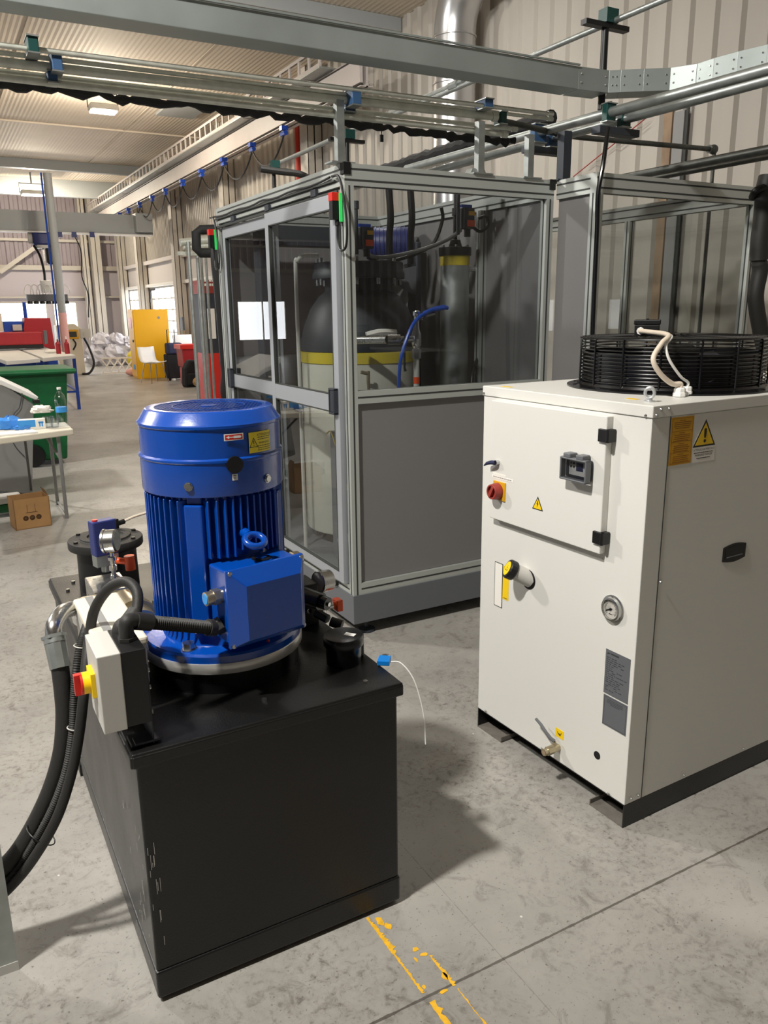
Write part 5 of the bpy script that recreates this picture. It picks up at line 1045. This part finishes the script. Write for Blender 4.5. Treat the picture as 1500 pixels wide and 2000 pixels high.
# ------------------------------------------------------------------ far objects on the right wall side
yc = thing('safety_cabinet', 'tall yellow safety cabinet standing by the right wall', 'cabinet', (4.78, 20.4, 0), 0)
ztop = at(300, 604, 'y', 20.1).z
MB().bx(-.46, .38, -.28, .28, .0, ztop).build('cabinet_body', 'cabinet_yellow', yc, .01)
MB().bx(-.475, -.46, -.27, .27, .06, ztop-.04).build('cabinet_door', 'cabinet_yellow', yc); MB().bx(-.481, -.475, -.10, .18, ztop-.45, ztop-.2).build('hazard_sticker', 'red', yc)
MB().cyl((.15, -.281, ztop-.2), (.15, -.29, ztop-.2), .03).build('vent_plug', 'mid_grey', yc); MB().cyl((-.482, -.18, ztop*.55), (-.50, -.18, ztop*.55), .03).build('lock', 'black', yc); MB().bx(-.483, -.478, -.12, .02, .22, .34).build('blue_sticker', 'light_blue', yc)
hx0 = at(277, 700, 'y', 19.2); hx1 = at(325, 700, 'y', 19.2)
chx = thing('shell_chair', 'white plastic shell chair with metal legs by the yellow cabinet', 'chair', (4.42, 18.9, 0), .35)
mb = MB(); vs = []
prof2 = [(.22, .46), (.12, .44), (0, .43), (-.12, .44), (-.20, .48), (-.24, .60), (-.27, .80)]
for x in [-.22, -.12, 0, .12, .22]:
    for (yy, z) in prof2: vs.append((x, -yy+0.0, z+.18*abs(x)*(.6 if z < .5 else .3)))
n = len(prof2); fs = [(i*n+j, i*n+j+1, (i+1)*n+j+1, (i+1)*n+j) for i in range(4) for j in range(n-1)]; mb.add(vs, fs, True); so = mb.build('shell', 'white', chx); so.modifiers.new('thickness', 'SOLIDIFY').thickness = .012
for sx in (-1, 1):
    for sy in (-1, 1): MB().cyl((sx*.15, sy*.12, .45), (sx*.22, sy*.22, 0), .011, n=8).build('leg', 'chrome', chx)
sq = thing('suitcase', 'black trolley suitcase with blue bag strapped on and raised handle', 'suitcase', (5.0, 19.25, 0), .1)
MB().bx(-.21, .21, -.13, .13, .05, .62).build('case_body', 'cloth_black', sq, .03); MB().bx(-.18, .18, -.16, .10, .62, .88).build('blue_bag', 'navy', sq, .04)
MB().tube([(-.09, .1, .6), (-.09, .1, 1.18), (.09, .1, 1.18), (.09, .1, .6)], .012, 6).build('pull_handle', 'black', sq)
for x in (-.17, .17): MB().cyl((x, -.12, .03), (x, -.09, .03), .03, n=10).build('wheel', 'black', sq)
tag(MB().bx(5.1, 5.55, 19.55, 19.62, 0, 1.05).build('white_board', 'white'), 'white board leaning behind the suitcase', 'board')
rb = thing('red_cart', 'red plastic crate cart beside the yellow cabinet', 'cart', (5.25, 18.1, 0), 0)
MB().prism([(-.42, .80), (-.40, .38), (.40, .38), (.42, .80)], .5, (0, .25, 0), X_, Z_).build('tray', 'machine_red', rb, .02); MB().prism([(-.46, .78), (.46, .78), (.46, .88), (-.46, .88)], .56, (0, .28, 0), X_, Z_).build('rim', 'red', rb, .01)
for x in (-.38, .28): MB().bx(x, x+.08, -.2, .2, 0, .40).build('cart_leg', 'machine_red', rb)
bpk = thing('backpack', 'black backpack leaning against the red cart', 'backpack', (4.82, 17.3, .0), .2)
MB().prism([(-.17, 0), (.19, 0), (.21, .38), (.10, .58), (-.04, .58), (-.15, .40)], .22, (0, .11, 0), X_, Z_).build('bag_body', 'cloth_black', bpk, .05, seg=3); MB().bx(-.12, .14, -.17, -.09, .05, .30).build('front_pocket', 'cloth_black', bpk, .03)
tag(MB().ball((4.95, 16.6, .16), .19, 12, (1.5, .9, .8)).build('paper_sack', 'cardboard'), 'crumpled brown paper sack on the floor by the red cart', 'sack')
st = thing('stool', 'low stool with thin dark legs in front of the brown sack', 'stool', (4.75, 14.9, 0))
MB().bx(-.2, .2, -.18, .18, .52, .55).build('seat', 'mid_grey', st)
for sx in (-1, 1):
    for sy in (-1, 1): MB().tube([(sx*.12, sy*.1, .53), (sx*.17, sy*.14, .3), (sx*.21, sy*.18, 0)], .012, 6).build('leg', 'navy', st)
vm = thing('display_cabinet', 'tall dark glass fronted cabinet with a red header sign', 'cabinet', (5.2, 13.9, 0), 0)
x0, x1 = at(396, 600, 'y', 13.6).x, at(432, 600, 'y', 13.6).x
zt2, zs = at(412, 548, 'y', 13.6).z, at(412, 573, 'y', 13.6).z; zr_ = at(412, 690, 'y', 13.6).z
MB().bx(x0-5.2, x1-5.2+.35, -.3, .3, zr_, zt2).build('cabinet_body', 'dark_steel', vm); hs = MB().bx(x0-5.2-.01, x1-5.2+.36, -.31, .31, zs, zt2+.01).build('red_header', 'dark_red', vm)
mb = MB()
for k, z in enumerate((zs+.19, zs+.12)):
    x = x0-5.2+.05
    for j in range(7): mb.bx(x, x+.032, -.315, -.311, z, z+.04); x += .042
mb.build('header_lettering', 'paper', hs)
MB().bx(x0-5.2, x1-5.2+.35, -.3, .3, 0, zr_).build('red_base', 'red', vm); MB().bx(x0-5.2+.07, x0-5.2+.2, -.305, -.3, zs-.75, zs-.25).build('bright_pane', 'paper', vm)
# free-standing poles of the far pipe rack
for i, (px, yy) in enumerate(((376, 11.2), (392, 11.6), (399, 12.1), (408, 12.6))):
    p = at(px, 600, 'y', yy); z = at(px-14, 472, 'y', yy).z
    t = thing('rack_pole', ('leftmost', 'second from left', 'third from left', 'rightmost')[i]+' of the four slim silver rack poles beyond the enclosure', 'pole', (p.x, yy, 0))
    MB().cyl((0, 0, .01), (0, 0, z), .026 if i < 2 else .02, n=10).build('tube', 'galv', t); MB().cyl((0, 0, 0), (0, 0, .012), .06, n=10).build('foot', 'galv', t)
a, b = at(352, 474, 'y', 11.3), at(428, 466, 'y', 11.3); a2, b2 = at(358, 484, 'y', 11.3), at(430, 478, 'y', 11.3)
tag(MB().cyl(a, b, .05, n=12).cyl(a2, b2, .03, n=12).bx(a.x-.05, b.x, a.y-.03, a.y+.03, a2.z-.10, a2.z-.05).build('rack_crossbar', 'pipe'), 'grey pipes resting across the tops of the silver poles', 'pipes')
tag(MB().tube([at(418, 448, 'y', 9.5), at(392, 449, 'y', 9.5), at(383, 455, 'y', 9.5), at(384, 486, 'y', 9.5), at(392, 494, 'y', 9.5), at(414, 494, 'y', 9.5)], .055, 12).build('insulated_elbow', 'soft_black'), 'thick black insulated U shaped pipe left of the enclosure', 'pipe')
tag(MB().tube(smooth_path([at(421, 470, 'y', 7.6), at(421, 510, 'y', 7.6), at(426, 560, 'y', 7.6), at(434, 650, 'y', 7.6), at(440, 720, 'y', 7.6), at(447, 800, 'y', 7.6), Vector((2.83, 7.6, .02))]), .045, 10).build('black_hose', 'black'), 'thick black hose running down beside the enclosure left post', 'hose')
# bags and trolley in the far corner
bg = thing('waste_bags', 'heap of translucent plastic waste bags in the far corner', 'bags', (4.9, 26.0, 0)); 
tg = [(-.55, 0, .30, .32), (-.05, -.1, .30, .34), (.40, 0, .32, .33), (-.30, .1, .72, .28), (.15, .1, .70, .27), (.5, .1, .66, .20)]
for k, (x, y, z, r) in enumerate(tg):
    random.seed(40+k); mb = MB(); n, kk = 14, 9; vs = []
    for i in range(kk+1):
        for j in range(n): th = PI*i/kk; ph = 2*PI*j/n; rr = r*random.uniform(.8, 1.22); vs.append((x+rr*math.sin(th)*math.cos(ph), y+rr*.8*math.sin(th)*math.sin(ph), max(.01, z+rr*.95*math.cos(th))))
    mb.add(vs, [(i*n+j, (i+1)*n+j, (i+1)*n+(j+1) % n, i*n+(j+1) % n) for i in range(kk) for j in range(n)]); mb.build('plastic_bag', 'bag_plastic', bg)
tag(MB().ball((5.15, 24.3, .26), .22, 10, (1, .8, 1.2)).build('yellow_bag', 'yellow_band'), 'yellowish bag beside the translucent waste bags', 'bag')
tl = thing('folded_lattice', 'folded white metal lattice lying on the floor left of the cabinet', 'frame', (4.55, 21.9, 0))
mb = MB()
for k in range(8):
    x = -.75+k*.19; mb.bar((x, 0, .05), (x+.25, 0, .42), .03).bar((x+.25, .02, .05), (x, .02, .42), .03)
mb.bar((-.75, 0, .05), (.85, 0, .05), .04).bar((-.75, 0, .43), (.85, 0, .43), .04); mb.build('lattice', 'light_blue' if False else 'white', tl)
tag(MB().ball((4.55, 21.2, .10), .2, 10, (1.6, .8, .6)).build('pink_rag', 'pink'), 'pink crumpled rag on the floor by the white lattice', 'rag')
wh = at(297, 575, 'x', WX-.1)
tag(MB().tube(smooth_path([at(293, 590, 'x', WX-.12), at(294, 568, 'x', WX-.12), at(302, 565, 'x', WX-.12)]), .03, 6).build('wall_bracket', 'black'), 'small black hook bracket on the wall above the yellow cabinet', 'bracket')
se = thing('wall_socket', 'small black socket box on the column right of the cabinet', 'socket', at(358, 632, 'x', 5.5))
MB().bx(-.05, 0, -.12, .12, -.16, .16).build('socket_body', 'black', se); MB().tube([(-.02, -.1, -.15), (-.03, -.2, -.45), (-.02, 0, -.55), (-.02, .1, -.3)], .014, 6).build('cable', 'rust', se)

# ------------------------------------------------------------------ red press and conveyor tables, left
cs = thing('control_console', 'beige control console with yellow socket by the far windows', 'console', (0, 0, 0)); 
ca, cb = at(132, 733, 'z', 0), at(183, 737, 'z', 0); cs.location = (ca.x, ca.y, 0); wC = (cb-ca).x
zc = 1.6-(1.6-at(150, 655, 'y', ca.y).z)
MB().prism([(-.15, 0), (wC, 0), (wC, 1.0), (wC+.10, 1.02), (wC+.10, 1.10), (.30, 1.32), (-.15, 1.28)], .5, (0, .5, 0), X_, Z_).build('console_body', 'cream', cs, .01)
MB().bx(.10, .38, -.03, 0, .93, 1.17).build('yellow_panel', 'label_orange', cs, .01); MB().bx(.15, .33, -.04, -.03, .98, 1.12).build('keypad', 'groove', cs); MB().bx(.42, .68, -.03, 0, .95, 1.18).cyl((.55, -.03, 1.06), (.55, -.05, 1.06), .05).build('socket', 'light_grey', cs)
MB().tube(smooth_path([(.5, -.04, .95), (.6, -.06, .7), (.68, -.08, .3), (.55, -.1, .05), (.35, -.1, .02)]), .03, 8).tube(smooth_path([(.22, -.04, .93), (.28, -.05, .8), (.2, -.05, .65)]), .02, 8).build('cable', 'black', cs)
YM = 17.0
def P(px, py, y=YM): return at(px, py, 'y', y)
rm = thing('print_machine', 'large red press machine with blue frame in front of the far windows', 'machine', (P(60, 660).x, YM, 0))
MB().prism([tuple((P(*q).x, P(*q).z)) for q in ((48, 621), (98, 621), (108, 681), (100, 682), (60, 668), (46, 645))], .5, (0, YM+.5, 0), X_, Z_).build('side_guard', 'machine_red', rm, .01, True)
a, b = P(-60, 648, 16.6), P(84, 672, 16.6)
MB().bx(a.x, b.x, 16.5, 17.2, b.z, P(60, 648, 16.6).z).build('front_cover', 'machine_red', rm, .02, True); MB().bx(P(84, 650, 16.5).x, P(91, 650, 16.5).x, 16.45, 16.5, P(88, 672, 16.5).z, P(88, 645, 16.5).z).build('guard_handle', 'plate_grey', rm, .01, True)
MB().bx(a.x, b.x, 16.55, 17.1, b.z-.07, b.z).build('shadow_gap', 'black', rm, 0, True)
MB().bx(P(8, 640).x, P(47, 640).x, 17.1, 17.5, P(20, 650).z, P(20, 628).z).build('blue_head', 'blue', rm, .01, True); MB().bx(P(25, 640).x, P(43, 640).x, 17.0, 17.1, P(30, 646).z, P(30, 634).z).build('counter_box', 'light_grey', rm, .005, True)
MB().bx(P(-20, 640).x, P(6, 640).x, 17.0, 17.4, P(0, 648).z, P(0, 612).z).build('beige_box', 'cream', rm, .01, True)
MB().bx(P(-60, 700).x, P(108, 700).x, 16.7, 17.3, P(50, 716).z, P(50, 694).z).build('blue_cowling', 'blue', rm, .03, True)
MB().cyl(Vector((P(50, 600).x, 17.2, P(50, 590).z)), Vector((P(55, 640).x, 17.2, P(55, 648).z)), .035, n=8).build('blue_mast', 'blue', rm, 0, True)
for px in (20, 60, 80, 100): MB().bx(P(px, 720).x-.05, P(px, 720).x+.05, 16.9, 17.0, 0, P(px, 700).z).build('leg', 'blue', rm, 0, True)
# two table tops with blue legs
def ctable(name, pts, label, legs, zt=.93):
    top = [at(px, py, 'z', zt) for px, py in pts]; c = sum(top, Vector())/4; t = thing(name, label, 'table', (c.x, c.y, 0))
    mb = MB(); vs = [Vector((p.x, p.y, zt)) for p in top]+[Vector((p.x, p.y, zt-.06)) for p in top]
    mb.add(vs, [(0, 1, 2, 3), (7, 6, 5, 4)]+[(i, 4+i, 4+(i+1) % 4, (i+1) % 4) for i in range(4)]); mb.build('table_top', 'white', t, .008, True)
    for px, py in legs:
        p = at(px, py, 'z', zt-.06); MB().bx(p.x-.025, p.x+.025, p.y-.025, p.y+.025, 0, zt-.06).build('leg', 'blue', t, 0, True)
    l = [at(px, py, 'z', zt-.06) for px, py in legs]
    mb = MB()
    for i in range(len(l)-1): mb.bar(Vector((l[i].x, l[i].y, .30)), Vector((l[i+1].x, l[i+1].y, .30)), .03)
    mb.bar(Vector((l[0].x, l[0].y, .30)), Vector((l[-1].x, l[-1].y, .30)), .03); mb.build('stretcher', 'blue', t, 0, True); return t
ctable('conveyor_table', ((84, 699), (147, 693), (72, 675), (27, 677)), 'white conveyor table with blue legs at the right of the red machine', ((88, 700), (144, 698), (108, 684), (80, 680)))
ctable('conveyor_table', ((12, 705), (78, 700), (22, 677), (-60, 680)), 'white conveyor table with blue legs at the far left', ((14, 708), (74, 704), (30, 680)))
for i, (px, l) in enumerate(((115, 'left'), (132, 'right'))):
    p = at(px, 691, 'z', .93); t = thing('glue_bottle', '%s one of the two dark red bottles on the conveyor table' % l, 'bottle', p)
    MB().lathe([(.035, 0), (.04, .01), (.04, .17), (.015, .20), (.012, .24), (0, .24)], n=14).build('bottle_body', 'machine_red', t); MB().lathe([(.013, .24), (.008, .29), (0, .29)], n=10).build('nozzle', 'white', t)
p = at(100, 690, 'z', .93); tag(MB().ball(p+Z_*.035, .07, 10, (1.6, 1, .5)).build('cloth', 'paper'), 'crumpled pale cloth left of the bottles on the conveyor table', 'cloth')
# green wheeled bin
GX0, GX1, GY = .50, 1.14, 9.12
gb = thing('wheeled_bin', 'green two wheeled waste bin behind the folding table', 'bin', ((GX0+GX1)/2, GY+.3, 0))
mb = MB(); zt = 1.0; vs = [(GX0+.08, GY+.06, .05), (GX1, GY+.06, .05), (GX1, GY+.6, .05), (GX0+.08, GY+.6, .05), (GX0-.06, GY-.02, zt), (GX1+.08, GY-.02, zt), (GX1+.08, GY+.68, zt), (GX0-.06, GY+.68, zt)]
mb.add(vs, [(3, 2, 1, 0), (4, 5, 6, 7)]+[(i, (i+1) % 4, 4+(i+1) % 4, 4+i) for i in range(4)]); mb.build('bin_body', 'bin_green', gb, .02, True)
MB().bx(GX0-.10, GX1+.16, GY-.06, GY+.72, .97, 1.03).build('bin_lid', 'bin_green', gb, .02, True); MB().cyl((GX0-.1, GY-.07, 1.0), (GX1+.16, GY-.07, 1.0), .025, n=10).build('bin_rim', 'bin_green', gb, 0, True)
for x in (GX0+.02, GX1-.14):
    if x < .7: MB().cyl((x, GY+.02, .12), (x+.10, GY-.01, .12), .12, n=24).build('wheel', 'black', gb, 0, True)
wp = at(67, 898, 'y', GY-.03); MB().lathe([(.115, -.04), (.12, -.03), (.12, .03), (.06, .035), (0, .035)], (wp.x, GY-.0, .125), (-.4, -.9, 0), 28).build('wheel', 'black', gb, 0, True)
# grey control desk
gd = thing('control_desk', 'grey control desk with sloping lid behind the folding table at far left', 'desk', (.4, 7.8, 0))
zD = lambda px, py, y=7.62: (at(px, py, 'y', y).x, at(px, py, 'y', y).z)
MB().prism([zD(-60, 955), (zD(62, 955)[0], 0.02), zD(66, 790), zD(2, 748), zD(-60, 735)], .7, (0, 8.32, 0), X_, Z_).build('desk_body', 'mid_grey', gd, .01, True)
a, b, c = zD(-60, 722), zD(4, 742), zD(75, 775); MB().prism([(a[0], a[1]), (b[0], b[1]), (c[0], c[1]), (c[0]-.02, c[1]-.03), (b[0], b[1]-.05), (a[0], a[1]-.06)][::-1], .8, (0, 8.40, 0), X_, Z_*1).build('desk_lid', 'white', gd, .008, True)
MB().bx(zD(62, 776)[0], c[0], 7.55, 7.62, c[1]-.05, c[1]-.02).build('lid_latch', 'black', gd, 0, True)
MB().tube(smooth_path([at(43, 768, 'y', 7.58), at(38, 795, 'y', 7.58), at(26, 812, 'y', 7.58), at(22, 850, 'y', 7.58), at(30, 872, 'y', 7.58), at(48, 892, 'y', 7.58)]), .005, 6).build('desk_cable', 'plate_ink', gd, 0, True)
# folding table and what lies on it
ft = thing('folding_table', 'white folding table with grey tubular legs at the left edge', 'table', (.3, 6.4, 0))
zT = .74
tl_ = [at(143, 836, 'z', zT), at(128, 822, 'z', zT)]
vs2 = [Vector((-.45, 5.9, 0)), tl_[0], tl_[1], Vector((-.2, 6.75, 0))]
vs2 = [at(-160, 876, 'z', zT), at(143, 838, 'z', zT), at(128, 824, 'z', zT), at(-160, 845, 'z', zT)]
mb = MB(); V = [Vector((p.x, p.y, zT)) for p in vs2]+[Vector((p.x, p.y, zT-.045)) for p in vs2]; mb.add(V, [(0, 1, 2, 3), (7, 6, 5, 4)]+[(i, 4+i, 4+(i+1) % 4, (i+1) % 4) for i in range(4)]); mb.build('table_top', 'cream', ft, .008, True)
l1, l2 = at(131, 1012, 'z', 0), at(113, 985, 'z', 0); t1, t2 = at(113, 850, 'z', zT-.04), at(97, 846, 'z', zT-.04)
MB().cyl(l1, t1, .014, n=10).build('leg', 'mid_grey', ft, 0, True); MB().cyl(l2, t2, .014, n=10).build('leg', 'mid_grey', ft, 0, True); MB().cyl(l1+Z_*.03, l2+Z_*.03, .010, n=8).build('foot_bar', 'mid_grey', ft, 0, True)
MB().cyl(at(90, 853, 'y', 6.62), l1.lerp(t1, .72), .009, n=8).build('folding_brace', 'mid_grey', ft, 0, True)
l3, t3 = at(62, 965, 'z', 0), at(48, 852, 'z', zT-.04); MB().cyl(l3, t3, .010, n=8).build('leg', 'black', ft, 0, True)
bt = at(123, 832, 'z', zT); bo = thing('water_bottle', 'clear plastic water bottle with blue label on the folding table', 'bottle', bt)
MB().lathe([(.038, 0), (.042, .006), (.042, .10), (.039, .13), (.042, .16), (.042, .20), (.034, .24), (.016, .265), (.014, .285)], n=24).build('bottle_body', 'plastic_clear', bo); MB().lathe([(.016, .285), (.016, .30), (0, .30)], n=14).build('bottle_cap', 'white', bo)
MB().lathe([(.0425, .110), (.0425, .150)], n=24).build('bottle_label', 'light_blue', bo)
for i, (px, s) in enumerate(((96, 1), (108, .9))):
    p = at(px, 835, 'z', zT); tag(MB().lathe([(.030*s, 0), (.040*s, .085*s), (.037*s, .085*s), (.028*s, .004), (0, .004)], p, n=20).build('plastic_cup', 'plastic_clear'), ('clear plastic cup between the blue box and the other cup', 'clear plastic cup right beside the water bottle')[i], 'cup')
p = at(65, 838, 'z', zT); gx = thing('glove_box', 'white and blue cardboard glove box on the folding table', 'box', p, -.1)
MB().bx(-.10, .09, -.03, .06, 0, .075).build('box_body', 'paper', gx, .002); MB().bx(-.101, .02, -.031, -.03, .02, .074).bx(.045, .055, -.031, -.030, .02, .055).bx(.062, .072, -.031, -.030, .02, .055).bx(.04, .077, -.031, -.030, .045, .058).build('blue_print', 'light_blue', gx)
random.seed(21)
def crumple(p, r, sq, m, name, label, cat, seed):
    random.seed(seed); mb = MB(); n, k = 16, 9; vs = []
    for i in range(k+1):
        th = PI*i/k
        for j in range(n): ph = 2*PI*j/n; rr = r*random.uniform(.65, 1.15); vs.append(Vector((rr*math.sin(th)*math.cos(ph)*sq[0], rr*math.sin(th)*math.sin(ph)*sq[1], max(-r*sq[2]*.6, rr*math.cos(th)*sq[2])))+Vector(p)+Z_*(r*sq[2]*.6))
    mb.add(vs, [(i*n+j, (i+1)*n+j, (i+1)*n+(j+1) % n, i*n+(j+1) % n) for i in range(k) for j in range(n)], True); o = mb.build(name, m); return tag(o, label, cat)
crumple(at(20, 838, 'z', zT), .075, (1.2, .9, .85), 'gloves', 'gloves', 'crumpled pile of blue nitrile gloves on the folding table left side', 'gloves', 3)
crumple(at(50, 839, 'z', zT), .05, (1.6, .9, .5), 'gloves', 'glove', 'single blue nitrile glove lying in front of the glove box', 'glove', 5)
crumple(at(82, 806, 'y', 6.55), .060, (1.5, .8, .6), 'paper', 'paper_towel', 'crumpled white paper towel on top of the glove box', 'paper', 8)
p = at(15, 850, 'z', zT); tag(MB(RZ(.1, p)).bx(-.3, .2, -.04, .12, 0, .012).build('paper_sheets', 'white', None, .001), 'flat white sheets under the blue gloves', 'paper')
# cardboard box
cb_ = thing('cardboard_box', 'open brown cardboard box on the floor under the folding table', 'box', (.50, 6.5, 0), .02)
b0, b1_ = at(32, 1037, 'z', 0), at(102, 1026, 'z', 0); w = (b1_-b0).length; hb_ = .235; ang = math.atan2((b1_-b0).y, (b1_-b0).x)
cb_.location = (b0.x, b0.y, 0); cb_.rotation_euler = (0, 0, ang)
MB().bx(0, w, 0, .006, 0, hb_).bx(0, w, .19, .196, 0, hb_).bx(0, .006, 0, .196, 0, hb_).bx(w-.006, w, 0, .196, 0, hb_).bx(0, w, 0, .196, 0, .006).build('box_walls', 'cardboard', cb_)
MB().bar((0, .2, hb_), (w, .2, hb_), .006, .004).add([(w, .02, hb_), (w, .18, hb_), (w-.02, .17, hb_+.05), (w-.02, .03, hb_+.05)], [(0, 1, 2, 3)]).build('flap', 'cardboard', cb_)
mb = MB()
for k in range(3):
    x = w*(.30+.18*k); mb.lathe([(.016, 0), (.020, 0)], (x, -.0006, .085), (0, -1, 0), 16); mb.bx(x-.008, x+.008, -.001, -.0005, .078, .092)
mb.bx(w*.32, w*.64, -.001, -.0005, .125, .130); mb.bx(w*.36, w*.37, -.001, -.0005, .13, .19); mb.bx(w*.58, w*.59, -.001, -.0005, .13, .19); mb.build('printed_symbols', 'ink_brown', cb_)
gs = thing('green_sack', 'green and white printed sack lying left of the cardboard box', 'sack', at(12, 1008, 'z', 0))
MB().bx(-.25, .13, -.03, .12, .03, .10).build('sack_body', 'bin_green', gs, .02); MB().bx(-.25, .13, -.025, .12, .10, .17).build('white_band', 'light_grey', gs, .02)

# ------------------------------------------------------------------ galvanised guard at the bottom left
gs2 = thing('sheet_guard', 'galvanised sheet metal guard at the bottom left edge of the photo', 'guard', (-.2, 1.9, 0))
ed = at(37, 1893, 'z', 0)
MB().bx(-.75, ed.x, ed.y, ed.y+.002, .0, .42).bx(-.75, ed.x, ed.y, ed.y+.05, .418, .420).build('sheet', 'galv', gs2, 0, True); MB().bx(-.75, ed.x+.001, ed.y-.0015, ed.y, .0, .026).build('bottom_strip', 'light_grey', gs2, 0, True)
